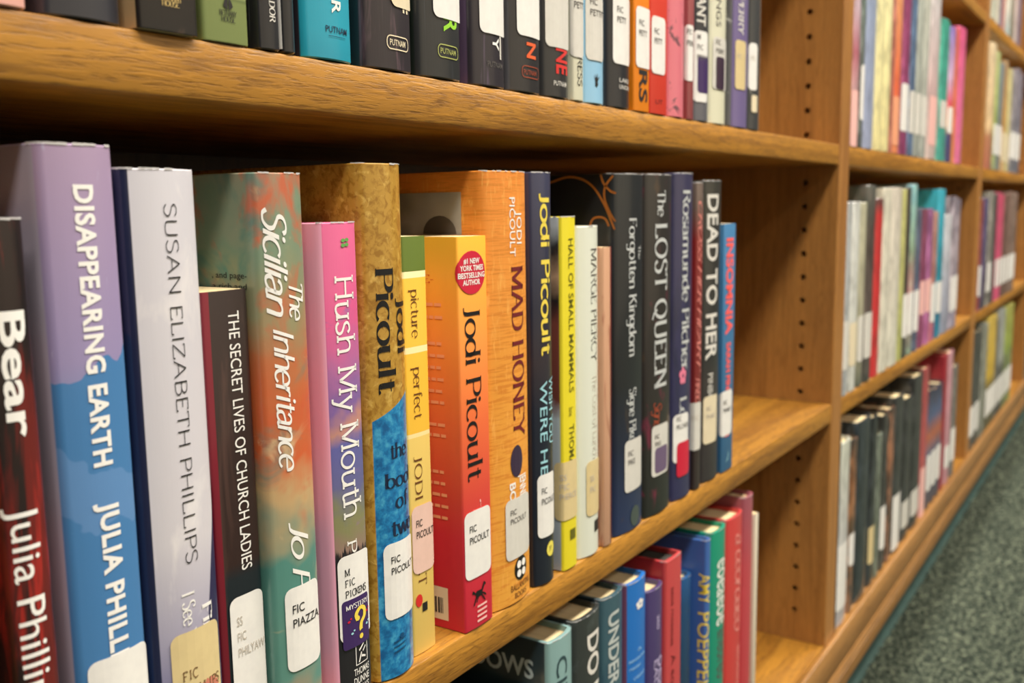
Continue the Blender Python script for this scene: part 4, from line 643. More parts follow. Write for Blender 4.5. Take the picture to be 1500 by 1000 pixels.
FARC = {
'd_mauve': [(0, (186, 166, 196)), (.06, (216, 170, 174)), (.1, (188, 106, 122)), (.15, (216, 190, 204)), (.25, (196, 160, 186))], 'd_darkgreen': [(0, (60, 66, 70)), (.1, (92, 100, 96)), (.25, (76, 110, 96))],
'd_lavender': [(0, (166, 174, 204)), (.25, (156, 174, 206))], 'd_cream': [(0, (242, 230, 166)), (.25, (246, 240, 188))], 'd_brown': [(0, (150, 84, 74)), (.25, (146, 86, 78))],
'd_orange': [(0, (246, 150, 100)), (.08, (238, 110, 70)), (.25, (246, 190, 130))], 'd_maroon': [(0, (116, 44, 84)), (.25, (126, 50, 90))], 'd_navy': [(0, (70, 88, 118)), (.25, (68, 92, 124))],
'd_grey': [(0, (150, 156, 150)), (.25, (192, 198, 188))], 'd_stone': [(0, (170, 176, 170)), (.25, (206, 208, 196))], 'd_blush': [(0, (216, 196, 190)), (.1, (218, 186, 186)), (.25, (224, 222, 224))],
'd_teal': [(0, (70, 150, 140)), (.25, (44, 132, 112))], 'd_indigo': [(0, (62, 72, 120)), (.04, (62, 72, 120)), (.06, (246, 180, 120)), (.09, (226, 80, 100)), (.13, (226, 190, 226)), (.22, (116, 104, 200))],
'd_coral': [(0, (226, 140, 80)), (.08, (224, 120, 76)), (.22, (206, 92, 84))], 'd_hotpink': [(0, (246, 130, 176)), (.25, (240, 96, 150))],
'e_silver': [(0, (176, 180, 184)), (.25, (190, 194, 196))], 'e_white': [(0, (214, 216, 210)), (.25, (228, 230, 226))], 'e_speckle': [(0, (90, 96, 84)), (.05, (170, 166, 140)), (.25, (206, 204, 176))],
'e_darkbrown': [(0, (52, 60, 58)), (.05, (84, 72, 70)), (.18, (76, 64, 58)), (.24, (88, 94, 88))], 'e_red': [(0, (206, 48, 54)), (.2, (204, 44, 48)), (.215, (110, 60, 60))], 'e_ivory': [(0, (226, 222, 206)), (.25, (232, 228, 210))],
'e_chalk': [(0, (230, 228, 212)), (.25, (230, 220, 206))], 'e_yellowgreen': [(0, (180, 184, 110)), (.25, (206, 204, 130))], 'e_black': [(0, (60, 76, 66)), (.09, (70, 60, 52)), (.25, (58, 56, 52))],
'e_aqua': [(0, (80, 96, 90)), (.09, (196, 120, 132)), (.15, (120, 144, 120)), (.24, (136, 192, 204))], 'e_ink': [(0, (64, 72, 96)), (.21, (70, 80, 100))], 'e_wine': [(0, (130, 54, 96)), (.21, (110, 52, 76))],
'e_purple': [(0, (170, 90, 140)), (.1, (150, 84, 130)), (.21, (110, 66, 110))], 'e_dustybrown': [(0, (176, 80, 120)), (.1, (150, 100, 96)), (.21, (160, 124, 110))], 'e_turquoise': [(0, (30, 100, 140)), (.1, (28, 120, 140)), (.24, (60, 176, 200))],
'e_snow': [(0, (150, 156, 180)), (.09, (190, 194, 210)), (.2, (232, 234, 240))], 'e_greypurple': [(0, (130, 126, 150)), (.12, (140, 130, 140)), (.22, (104, 96, 110))],
'f_dark': [(0, (60, 60, 66)), (.25, (50, 52, 50))], 'f_pale': [(0, (176, 174, 180)), (.1, (206, 206, 206)), (.22, (216, 220, 206))], 'f_orangetext': [(0, (60, 66, 70)), (.11, (84, 66, 48)), (.16, (124, 80, 48)), (.22, (50, 58, 60))],
'f_blackblue': [(0, (26, 36, 44)), (.24, (30, 42, 52))], 'f_midnight': [(0, (44, 48, 52)), (.22, (34, 40, 46))], 'f_greygreen': [(0, (96, 104, 92)), (.2, (90, 98, 88))], 'f_charcoal': [(0, (58, 58, 58)), (.22, (52, 52, 50))],
'f_orangeblack': [(0, (40, 40, 42)), (.11, (44, 42, 42)), (.15, (140, 90, 62)), (.19, (60, 54, 50)), (.22, (44, 44, 44))], 'f_bigsticker': [(0, (40, 42, 44)), (.23, (46, 48, 50))], 'f_jet': [(0, (30, 32, 36)), (.22, (40, 42, 46))],
'f_onyx': [(0, (34, 36, 40)), (.24, (44, 46, 48))], 'f_brick': [(0, (206, 150, 150)), (.08, (190, 90, 92)), (.24, (170, 72, 76))], 'f_navyorange': [(0, (70, 70, 84)), (.09, (96, 106, 136)), (.12, (190, 106, 72)), (.15, (80, 100, 140)), (.2, (40, 48, 72))],
'f_crimsontop': [(0, (150, 40, 60)), (.24, (160, 34, 50))], 'f_pink': [(0, (206, 146, 160)), (.24, (216, 158, 172))], 'f_grey': [(0, (92, 90, 92)), (.2, (100, 96, 92))],
'g_ash': [(0, (196, 200, 184)), (.24, (214, 206, 186))], 'g_bone': [(0, (210, 204, 188)), (.24, (226, 216, 196))], 'g_plum': [(0, (110, 100, 120)), (.24, (104, 90, 106))], 'g_salmon': [(0, (206, 150, 138)), (.24, (236, 160, 140))],
'g_white': [(0, (186, 204, 206)), (.05, (226, 222, 210)), (.24, (220, 214, 200))], 'g_taupe': [(0, (130, 126, 106)), (.1, (160, 152, 136)), (.24, (120, 110, 100))], 'g_blush': [(0, (206, 190, 186)), (.24, (226, 196, 190))], 'g_mauve': [(0, (136, 116, 130)), (.24, (156, 130, 146))],
'h_peach': [(0, (180, 110, 90)), (.06, (190, 130, 96)), (.08, (240, 208, 160)), (.24, (236, 214, 176))], 'h_green': [(0, (140, 150, 120)), (.08, (130, 150, 80)), (.24, (176, 182, 130))], 'h_bluegrey': [(0, (130, 136, 132)), (.24, (136, 150, 156))],
'h_orange': [(0, (220, 180, 130)), (.1, (200, 150, 76)), (.24, (176, 146, 112))], 'h_lemon': [(0, (210, 196, 140)), (.24, (232, 222, 160))], 'h_slate': [(0, (80, 84, 90)), (.24, (130, 124, 130))], 'h_violetgrey': [(0, (90, 96, 106)), (.24, (120, 112, 124))],
'i_darkred': [(0, (130, 50, 56)), (.22, (110, 50, 50))], 'i_violet': [(0, (70, 66, 66)), (.06, (80, 70, 100)), (.22, (72, 66, 104))], 'i_grey': [(0, (84, 80, 76)), (.22, (130, 128, 120))], 'i_charcoal': [(0, (72, 64, 62)), (.22, (70, 62, 62))],
'i_hotpink': [(0, (226, 96, 136)), (.23, (206, 84, 116))], 'i_cocoa': [(0, (96, 76, 66)), (.23, (100, 72, 64))], 'i_umber': [(0, (104, 86, 76)), (.23, (116, 96, 86))],
'j_copper': [(0, (160, 110, 80)), (.11, (170, 110, 70))], 'j_black': [(0, (70, 70, 70)), (.24, (62, 62, 58))], 'j_smoke': [(0, (90, 92, 84)), (.24, (120, 122, 112))], 'j_yellow': [(0, (84, 80, 60)), (.09, (100, 90, 50)), (.12, (216, 180, 60)), (.25, (220, 190, 90))],
'j_iron': [(0, (76, 74, 68)), (.24, (90, 88, 82))], 'j_silver': [(0, (80, 80, 78)), (.11, (90, 90, 86)), (.13, (176, 180, 172)), (.25, (160, 164, 160))], 'j_olive': [(0, (80, 86, 72)), (.12, (86, 96, 74)), (.14, (130, 150, 60)), (.25, (160, 150, 80))],
}

def jacket_mat(key, w, h, far=False):
    a = ART.get(key) or dict(s=FARC[key])
    g = NG('jacket_print', a.get('r', .4), a.get('c', .55))
    X, Y, Z = g.xyz()
    z = Z
    if 'warp' in a:
        n = g.noise(a['warp'][1], 3)
        z = g.math('ADD', z, g.math('MULTIPLY', g.math('SUBTRACT', n, .5), a['warp'][0] * 2))
    top = .26
    deep = lambda c: tuple(int(v * .8) for v in c) if max(c) < 84 else c
    stops = [(min(1, p / top), deep(c)) for p, c in a['s']]
    col = g.ramp(g.math('DIVIDE', z, top), stops, a.get('i', 'LINEAR'))
    for c, sc, lo, hi in a.get('m', []):
        vec = g.mapping(sc, (random.uniform(0, 9), random.uniform(0, 9), random.uniform(0, 9)))
        n = g.noise(1, 4, .6, vec, .6)
        col = g.mix(g.math('MULTIPLY', g.step(n, lo, hi), .85), col, lin(c))
    for c, planes, wp in a.get('reg', []):
        m = None
        for A, B, C_ in planes:
            v = g.math('ADD', g.math('ADD', g.math('MULTIPLY', X, A), g.math('MULTIPLY', Z, B)), C_)
            if wp:
                v = g.math('ADD', v, g.math('MULTIPLY', g.math('SUBTRACT', g.noise(70, 2), .5), wp * 2))
            v = g.step(v, 0, .0006)
            m = v if m is None else g.math('MULTIPLY', m, v)
        col = g.mix(m, col, lin(c))
    if a.get('trees'):      # ragged black skyline of firs along the foot of the art
        n = g.noise(1, 5, .75, g.mapping((500, 500, 0)))
        v = g.math('SUBTRACT', g.math('ADD', .056, g.math('MULTIPLY', n, .028)), Z)
        col = g.mix(g.step(v, 0, .0006), col, lin((30, 28, 34)))
    if a.get('blue'):       # blue field with an arched top on the lower half, wrapped from just inside the spine edge
        n = g.noise(230, 4, .6)
        blue = g.ramp(n, [(.36, (10, 92, 150)), (.5, (26, 126, 184)), (.66, (70, 164, 206))])
        arch = g.math('SUBTRACT', g.math('ADD', .1285, g.math('MULTIPLY', X, .45)), Z)
        m = g.math('MULTIPLY', g.step(arch, 0, .0004), g.step(X, -w / 2 + .0022, -w / 2 + .0026))
        col = g.mix(m, col, blue)
    if 'L' in a:
        lx = a.get('Lx', .0004)
        m = g.step(X, -w / 2 + lx, -w / 2 + lx - .0003) if 'Lx' in a else g.math('MULTIPLY', g.step(X, -w / 2 + .0004, -w / 2 + .0002), g.step(Y, .002, .0025))
        lc = lin(a['L'])
        if a.get('hallside'):   # photographic cover: pale sky over a brown scene
            zz = g.math('ADD', Z, g.math('MULTIPLY', g.noise(60, 4), .02))
            lc = g.ramp(g.math('DIVIDE', zz, .26), [(0, (150, 158, 168)), (.2, (176, 188, 198)), (.4, (186, 200, 208)), (.44, (116, 62, 54)), (.6, (130, 70, 60)), (.66, (40, 36, 36)), (.72, (196, 160, 130)), (.78, (40, 36, 38)), (.82, (200, 206, 210)), (.9, (206, 214, 220))])
        col = g.mix(m, col, lc)
    if 'right' in a:
        c, f = a['right']
        col = g.mix(g.step(X, w / 2 - w * f, w / 2 - w * f + .0003), col, lin(c))
    if far:     # blurred print on the spine
        n = g.noise(1, 3, .7, g.mapping((170, 170, 34), (random.uniform(0, 9), 0, random.uniform(0, 9))))
        base = stops[len(stops) // 2][1]
        alt = tuple(int(v * .45) for v in base) if max(base) > 150 else tuple(min(255, int(v * 1.5 + 40)) for v in base)
        col = g.mix(g.math('MULTIPLY', g.step(n, .47, .6), .45), col, lin(alt))
    g.color(col)
    if not far:
        # clear film over the jacket: fine vertical pulls
        g.bump(g.noise(1, 3, .6, g.mapping((420, 420, 26))), .12, .0006)
    return g.m

def page_mat(key=None):
    tint = {'c_red': ((52, 50, 46), (64, 62, 56)), 'c_amy': ((236, 214, 70), (244, 228, 120))}.get(key, ((222, 198, 148), (250, 232, 188)))
    key = 'page%s' % (tint,)
    if key not in _plain:
        g = NG('page_edges', .85)
        n = g.noise(1, 2, .5, g.mapping((2600, 8, 8)))
        g.color(g.ramp(n, [(.35, tint[0]), (.65, tint[1])]))
        g.bump(n, .25, .0004)
        _plain[key] = g.m
    return _plain[key]

ZS = {'C': .10, 'B': .378, 'A': .655, 'T': .9325}

def cover_mesh(prof, w, h, t, D, hard):
    bm = bmesh.new()
    out = prof.p
    n = len(out)
    inn = []
    for i, p in enumerate(out):
        a = out[max(0, i - 1)]; c = out[min(n - 1, i + 1)]
        dx, dy = c[0] - a[0], c[1] - a[1]; L = math.hypot(dx, dy)
        inn.append((p[0] - dy / L * t, p[1] + dx / L * t))
    e = .0005
    rings = []
    for z, off in ((0, e), (e, 0), (h - e, 0), (h, e)):
        row = []
        for o, i_ in zip(out, inn):
            f = off / t if t > off else .3
            row.append(bm.verts.new((o[0] + (i_[0] - o[0]) * f, o[1] + (i_[1] - o[1]) * f, z)))
        rings.append(row)
    for a, c in zip(rings[:-1], rings[1:]):
        for i in range(n - 1):
            bm.faces.new((a[i], a[i + 1], c[i + 1], c[i]))
    i0 = [bm.verts.new((x, y, 0)) for x, y in inn]; i1 = [bm.verts.new((x, y, h)) for x, y in inn]
    for i in range(n - 1):
        bm.faces.new((i1[i], i1[i + 1], i0[i + 1], i0[i]))
        bm.faces.new((rings[-1][i], rings[-1][i + 1], i1[i + 1], i1[i]))
        bm.faces.new((i0[i], i0[i + 1], rings[0][i + 1], rings[0][i]))
    for k in (0, -1):
        col = [r[k] for r in rings]
        bm.faces.new(col + [i1[k], i0[k]])
    bmesh.ops.recalc_face_normals(bm, faces=bm.faces)
    return bm_mesh(bm, 'cover', 40)

def poly_circle(cx, cz, rx, rz, n=24):
    return [(cx + rx * math.cos(2 * math.pi * i / n), cz + rz * math.sin(2 * math.pi * i / n)) for i in range(n)]

def shape(kind, a, c, z0, z1):
    """list of (name, colour, [outlines]) in (s, z)"""
    cx, cz, rx, rz = (a + c) / 2, (z0 + z1) / 2, (c - a) / 2, (z1 - z0) / 2
    F = lambda u, v: (a + u * (c - a), z0 + v * (z1 - z0))
    if kind == 'disc': return [poly_circle(cx, cz, rx, rz)]
    if kind in ('patch',): return [rrect(a, c, z0, z1, min(rx, rz) * .35)]
    if kind in ('bar', 'line', 'square'): return [[(a, z0), (c, z0), (c, z1), (a, z1)]]
    if kind == 'oval':      # outlined cartouche
        o = rrect(a, c, z0, z1, rz * .8); t = .0005
        i = rrect(a + t, c - t, z0 + t, z1 - t, rz * .8 - t)
        return [[o[k], o[(k + 1) % len(o)], i[(k + 1) % len(o)], i[k]] for k in range(len(o))]
    if kind == 'clover':
        return [poly_circle(cx, cz, rx, rz)]
    if kind == 'horse':
        P = [[(.18, .62), (.3, .7), (.62, .68), (.72, .62), (.7, .42), (.55, .38), (.3, .4), (.2, .5)],
             [(.64, .66), (.74, .6), (.86, .82), (.95, .8), (.97, .88), (.86, 1.), (.8, .98)],
             [(.18, .62), (.1, .74), (.0, .78), (-.04, .66), (.06, .6), (.18, .56)],
             [(.24, .46), (.32, .4), (.2, .2), (.1, .02), (.04, .05), (.14, .26)], [(.36, .4), (.44, .4), (.34, .22), (.3, .12), (.25, .16)],
             [(.58, .42), (.68, .42), (.84, .22), (.92, .06), (.86, .04), (.76, .2)], [(.66, .48), (.72, .52), (.9, .42), (1., .3), (.96, .26), (.86, .34)]]
        return [[F(*q) for q in p] for p in P]
    if kind in ('leaf', 'leafmark', 'crown', 'bird', 'blossom', 'emblem', 'moon'):
        if kind == 'leafmark':
            return [[F(.5, 1), F(.8, .7), F(.95, .3), F(.7, .12), F(.55, 0), F(.53, .9)], [F(.47, .9), F(.45, 0), F(.3, .12), F(.05, .3), F(.2, .7), F(.5, 1)]]
        if kind == 'leaf':
            return [poly_circle(*F(.3, .3), rx * .42, rz * .32, 8), poly_circle(*F(.68, .35), rx * .42, rz * .32, 8), poly_circle(*F(.32, .7), rx * .42, rz * .32, 8), poly_circle(*F(.7, .74), rx * .42, rz * .32, 8)]
        if kind == 'crown':
            return [[F(.1, .9), F(.35, .4), F(.3, .1), F(.5, 0), F(.7, .1), F(.65, .4), F(1, .85), F(.65, .6), F(.6, 1), F(.45, .6), F(.3, .98), F(.35, .55)]]
        if kind == 'bird':
            return [[F(.1, .1), F(.3, .5), F(.2, .9), F(.6, .8), F(.9, .9), F(.75, .5), F(.8, .1), F(.5, .3)]]
        if kind == 'blossom':
            return [poly_circle(*F(.5 + .28 * math.cos(t), .5 + .28 * math.sin(t)), rx * .4, rz * .4, 8) for t in (1.57, 2.83, 4.08, 5.34, 6.6)]
        if kind == 'emblem':
            return [poly_circle(*F(.62, .8), rx * .3, rz * .2, 10)] + [[F(.1, .2 + .2 * i), F(.85, .28 + .2 * i), F(.85, .33 + .2 * i), F(.1, .25 + .2 * i)] for i in range(3)]
        return [[F(.2, 0), F(.7, .2), F(.9, .6), F(.6, 1), F(.75, .6), F(.55, .3)]]
    if kind == 'picture_frame':
        t = .0004
        fr = [[(a, z0), (c, z0), (c, z0 + t), (a, z0 + t)], [(a, z1 - t), (c, z1 - t), (c, z1), (a, z1)], [(a, z0), (a + t, z0), (a + t, z1), (a, z1)], [(c - t, z0), (c, z0), (c, z1), (c - t, z1)]]
        return fr + [[F(.2, .1), F(.3, .1), F(.5, .5), F(.42, .55)], [F(.45, .3), F(.8, .2), F(.82, .28), F(.5, .4)], [F(.3, .6), F(.7, .85), F(.66, .92), F(.26, .68)], [F(.6, .5), F(.85, .7), F(.8, .75), F(.56, .56)]]
    if kind == 'red_seal':
        return [[(cx + (rx if i % 2 else rx * .82) * math.cos(i * math.pi / 16), cz + (rz if i % 2 else rz * .82) * math.sin(i * math.pi / 16)) for i in range(32)]]
    return [[(a, z0), (c, z0), (c, z1), (a, z1)]]

PNAME = dict(disc='printed_disc', patch='genre_sticker', bar='printed_bar', line='printed_line', square='printed_square', oval='publisher_cartouche', clover='publisher_emblem', horse='publisher_emblem',
    leaf='publisher_emblem', leafmark='publisher_emblem', crown='printed_crown', bird='printed_bird', blossom='printed_blossom', emblem='publisher_emblem', moon='printed_mark', picture_frame='publisher_emblem', red_seal='award_seal', mystery='genre_sticker')

def polys(L):
    V, F = [], []
    for p in L:
        b = len(V); V += p; F.append(tuple(range(b, b + len(p))))
    return V, F

def make_book(d, label, group):
    w, h = d['x1'] - d['x0'] - .0006, d['h']
    hard = d['kind'] == 'hard'
    far = d.get('far')
    D = d.get('D', random.uniform(.15, .165) if hard else random.uniform(.132, .142))
    b = d.get('b', .003 if hard and w > .016 else .0012 if hard else .0006)
    r = min(.0045 if hard else .0012, w * .25)
    prof = Profile(w, b, D, r, 6 if far else 10)
    o = bpy.data.objects.new('hardcover_book' if hard else 'paperback_book', None)
    o.empty_display_size = .02
    COLL.objects.link(o)
    o.location = ((d['x0'] + d['x1']) / 2, d.get('y', 0.), ZS[d['row']] + .0004)
    if d.get('lean'): 
        o.rotation_euler = (0, math.radians(d['lean']), 0)
    tag(o, label, 'book', group)
    jm = jacket_mat(d['k'], w, h, far)
    t = .0026 if hard else .0005
    link_mesh('dust_jacket' if hard else 'paper_cover', cover_mesh(prof, w, h, t, D, hard), jm, o)
    m = .0035 if hard else .0001
    bm = bmesh.new()
    add_box(bm, -w / 2 + t, w / 2 - t, b + t + .0015, D - (.004 if hard else .0002), m, h - m)
    link_mesh('page_block', bm_mesh(bm, 'pages'), page_mat(d['k']), o)
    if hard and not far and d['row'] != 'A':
        # painted glints: pale strips on the puckered film edge at the spine's head
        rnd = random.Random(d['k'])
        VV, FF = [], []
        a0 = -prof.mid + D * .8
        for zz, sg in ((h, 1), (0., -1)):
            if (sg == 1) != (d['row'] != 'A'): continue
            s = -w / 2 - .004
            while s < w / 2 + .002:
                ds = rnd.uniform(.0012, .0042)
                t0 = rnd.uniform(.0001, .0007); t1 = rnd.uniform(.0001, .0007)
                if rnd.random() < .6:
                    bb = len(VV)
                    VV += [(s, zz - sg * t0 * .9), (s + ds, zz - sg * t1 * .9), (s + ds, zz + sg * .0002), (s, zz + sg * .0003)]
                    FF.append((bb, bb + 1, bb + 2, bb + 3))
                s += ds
        fm = plain((206, 204, 204), .25, .6, 'film_glint_pale')
        patch(prof, VV, FF, .0002, 'film_glint', fm, o)
    for kind, s, sty, col, mode, a, c, z0, z1 in d['t']:
        if kind == 'blurb': continue
        V, F = place_text(s, sty, mode, a, c, z0, z1)
        patch(prof, V, F, .00022, {'title': 'title_lettering', 'author': 'author_lettering', 'publisher': 'publisher_lettering', 'badge': 'badge_lettering'}[kind], plain(col, .5), o) if kind != 'badge' else \
            patch(prof, V, F, .00042, 'badge_lettering', plain(col, .5), o)
    for kind, col, a, c, z0, z1 in d['p']:
        V, F = polys(shape(kind, a, c, z0, z1))
        e = .0006 if kind in ('patch', 'mystery', 'red_seal') else .0003
        if kind == 'mystery':
            V, F = polys([rrect(a, c, z0, z1, .0016)])
        p = patch(prof, V, F, e, PNAME[kind], plain(col, .4, .3), o)
        if kind == 'mystery':
            H = z1 - z0; W = c - a
            V, F = place_text('MYSTERY', 'serif', 'h', a + W * .12, c - W * .04, z1 - H * .2, z1 - H * .1)
            patch(prof, V, F, e + .0002, 'genre_lettering', plain('white', .5), p)
            q = _curve_pts([(.5, .54), (.46, .66), (.62, .76), (.78, .7), (.78, .56), (.66, .46), (.62, .36), (.63, .3)])
            VV, FF = [], []
            _ribbon(VV, FF, [(x * 100, y * 100) for x, y in q], 13, 7)
            VV = [(x / 100, y / 100) for x, y in VV]
            bb = len(VV); VV += poly_circle(.63, .17, .075, .055, 12); FF.append(tuple(range(bb, bb + 12)))
            bb = len(VV); VV += poly_circle(.52, .56, .07, .05, 12); FF.append(tuple(range(bb, bb + 12)))
            patch(prof, [(a + x * W, z0 + y * H) for x, y in VV], FF, e + .0002, 'question_mark', plain('yellow', .5), p)
            for cx, cy, cc in ((.2, .56, 'crimson'), (.3, .3, 'paleblue'), (.9, .62, 'crimson'), (.88, .36, 'paleblue')):
                VV, FF = polys([poly_circle(a + cx * W, z0 + cy * H, W * .05, H * .025, 8), poly_circle(a + (cx + .07) * W, z0 + (cy + .05) * H, W * .035, H * .02, 8)])
                patch(prof, VV, FF, e + .0002, 'printed_fleck', plain(cc, .5), p)
        if kind == 'clover':
            cx, cz, rx, rz = (a + c) / 2, (z0 + z1) / 2, (c - a) / 2, (z1 - z0) / 2
            VV, FF = polys([poly_circle(cx + i * rx * .38, cz + j * rz * .38, rx * .32, rz * .32, 12) for i in (-1, 1) for j in (-1, 1)])
            patch(prof, VV, FF, e + .0002, 'emblem_lobes', plain('white', .5), p)
    for col, a, c, z0, z1, lines, sty, tc in d['st']:
        V, F = polys([rrect(a, c, z0, z1, min(.0035, (c - a) * .25))])
        p = patch(prof, V, F, .00045, 'spine_label', sticker_mat(col), o)
        if lines and any(lines):
            n = len(lines)
            lh = (z1 - z0) / n
            lw = max(text2d(s, sty)[2] for s in lines if s)
            base = min(lh * .62, .0036)
            fit = min(base * lw, min(c - a, .021) * .8) / lw
            x = a + min((c - a) * .17, .004)
            VV, FF = [], []
            for i, s in enumerate(lines):
                if not s: continue
                zb = z1 - lh * (i + .85)
                ww = text2d(s, sty)[2] * fit
                v, f = place_text(s, sty, 'h', x, x + ww, zb, zb + base)
                bb = len(VV); VV += v; FF += [tuple(q + bb for q in ff) for ff in f]
            patch(prof, VV, FF, .00065, 'label_lettering', plain(tc, .6), p)
    # ---- printing on the cover that faces left (y into the shelf, z up)
    def side(name, outlines, mat, eps=.00025):
        VV, FF = outlines
        me = bpy.data.meshes.new(name)
        me.from_pydata([(-w / 2 - eps, y, z) for y, z in VV], [], FF)
        link_mesh(name, me, mat, o)
    def side_text(s, sty, y0, y1, z0, z1):
        V, F, W = text2d(s, sty)
        return [(y0 + u / W * (y1 - y0), z0 + v * (z1 - z0)) for u, v in V], F
    k = d['k']
    if k == 'sicilian':
        side('blurb_lettering', side_text(', and page-', 'sans', .0275, .0075, .1912, .1935), plain('ink'))
        side('blurb_lettering', side_text('a rich and', 'sans', .0275, .0078, .187, .1892), plain('ink'))
    if k == 'leaving':
        side('cover_lettering', side_text('E?', 'serif', .0215, .0155, .1802, .1842), plain('red'))
        L = []
        for z, y0 in ((.1686, .0088), (.1622, .0092), (.149, .0098), (.1428, .0098), (.1368, .0098), (.1308, .0098), (.1248, .0098), (.119, .01), (.1075, .01), (.102, .01), (.083, .0095), (.077, .0095), (.071, .0095), (.065, .0095), (.059, .0095)):
            y = .024
            while y > y0 + .002:
                y2 = max(y0, y - random.uniform(.0025, .005))
                L.append([(y, z), (y2, z), (y2, z + .0016), (y, z + .0016)])
                y = y2 - .0009
        side('blurb_print', polys(L), plain((252, 176, 130), name='blurb_ink'))
        me = polys([[(.03, .0045), (.0112, .0045), (.0112, .0222), (.03, .0222)]])
        side('barcode_panel', me, plain('cream', .5))
        L = []; y = .0285
        while y > .0145:
            wd = random.choice((.0004, .0007, .0011))
            L.append([(y, .008), (y - wd, .008), (y - wd, .0165), (y, .0165)]); y -= wd + random.choice((.0005, .0009))
        side('barcode_bars', polys(L), plain('black', .5), .0004)
    if k == 'mad':
        g = NG('cover_photograph', .4, .4)
        g.color(g.ramp(g.noise(26, 2), [(.35, (150, 146, 140)), (.6, (186, 182, 174)), (.75, (110, 104, 98))]))
        side('cover_photograph', polys([[(.075, .2030), (.0168, .2030), (.0168, .2250), (.075, .2250)]]), g.m)
        side('cover_photograph', polys([poly_circle(.031, .2035, .011, .0095, 20)[:11]]), plain((92, 84, 78), name='photo_grey'), .0004)
    if k == 'forgotten':
        def swirl(P):
            V, F = [], []
            _ribbon(V, F, [(y * 1e4, z * 1e4) for y, z in _curve_pts(P)], 14, 14)
            return [(a / 1e4, b / 1e4) for a, b in V], F
        for P in ([(.05, .232), (.034, .2355), (.02, .231), (.01, .219), (.002, .202)], [(.003, .2355), (.0085, .229), (.009, .221), (.005, .212), (.0015, .207)],
                  [(.02, .204), (.0175, .2085), (.013, .2098), (.0085, .2085), (.006, .204)], [(.012, .2365), (.0095, .2305), (.005, .226), (.001, .2245)]):
            side('cover_swirl', swirl(P), plain((176, 104, 40), .45, name='copper_foil'))
    if k == 'c_city':
        V, F = side_text('DOWS', 'sansb', .058, .0125, .2135, .2255)
        side('cover_lettering', (V, F), plain((190, 206, 210), name='pale_print'))
    return o
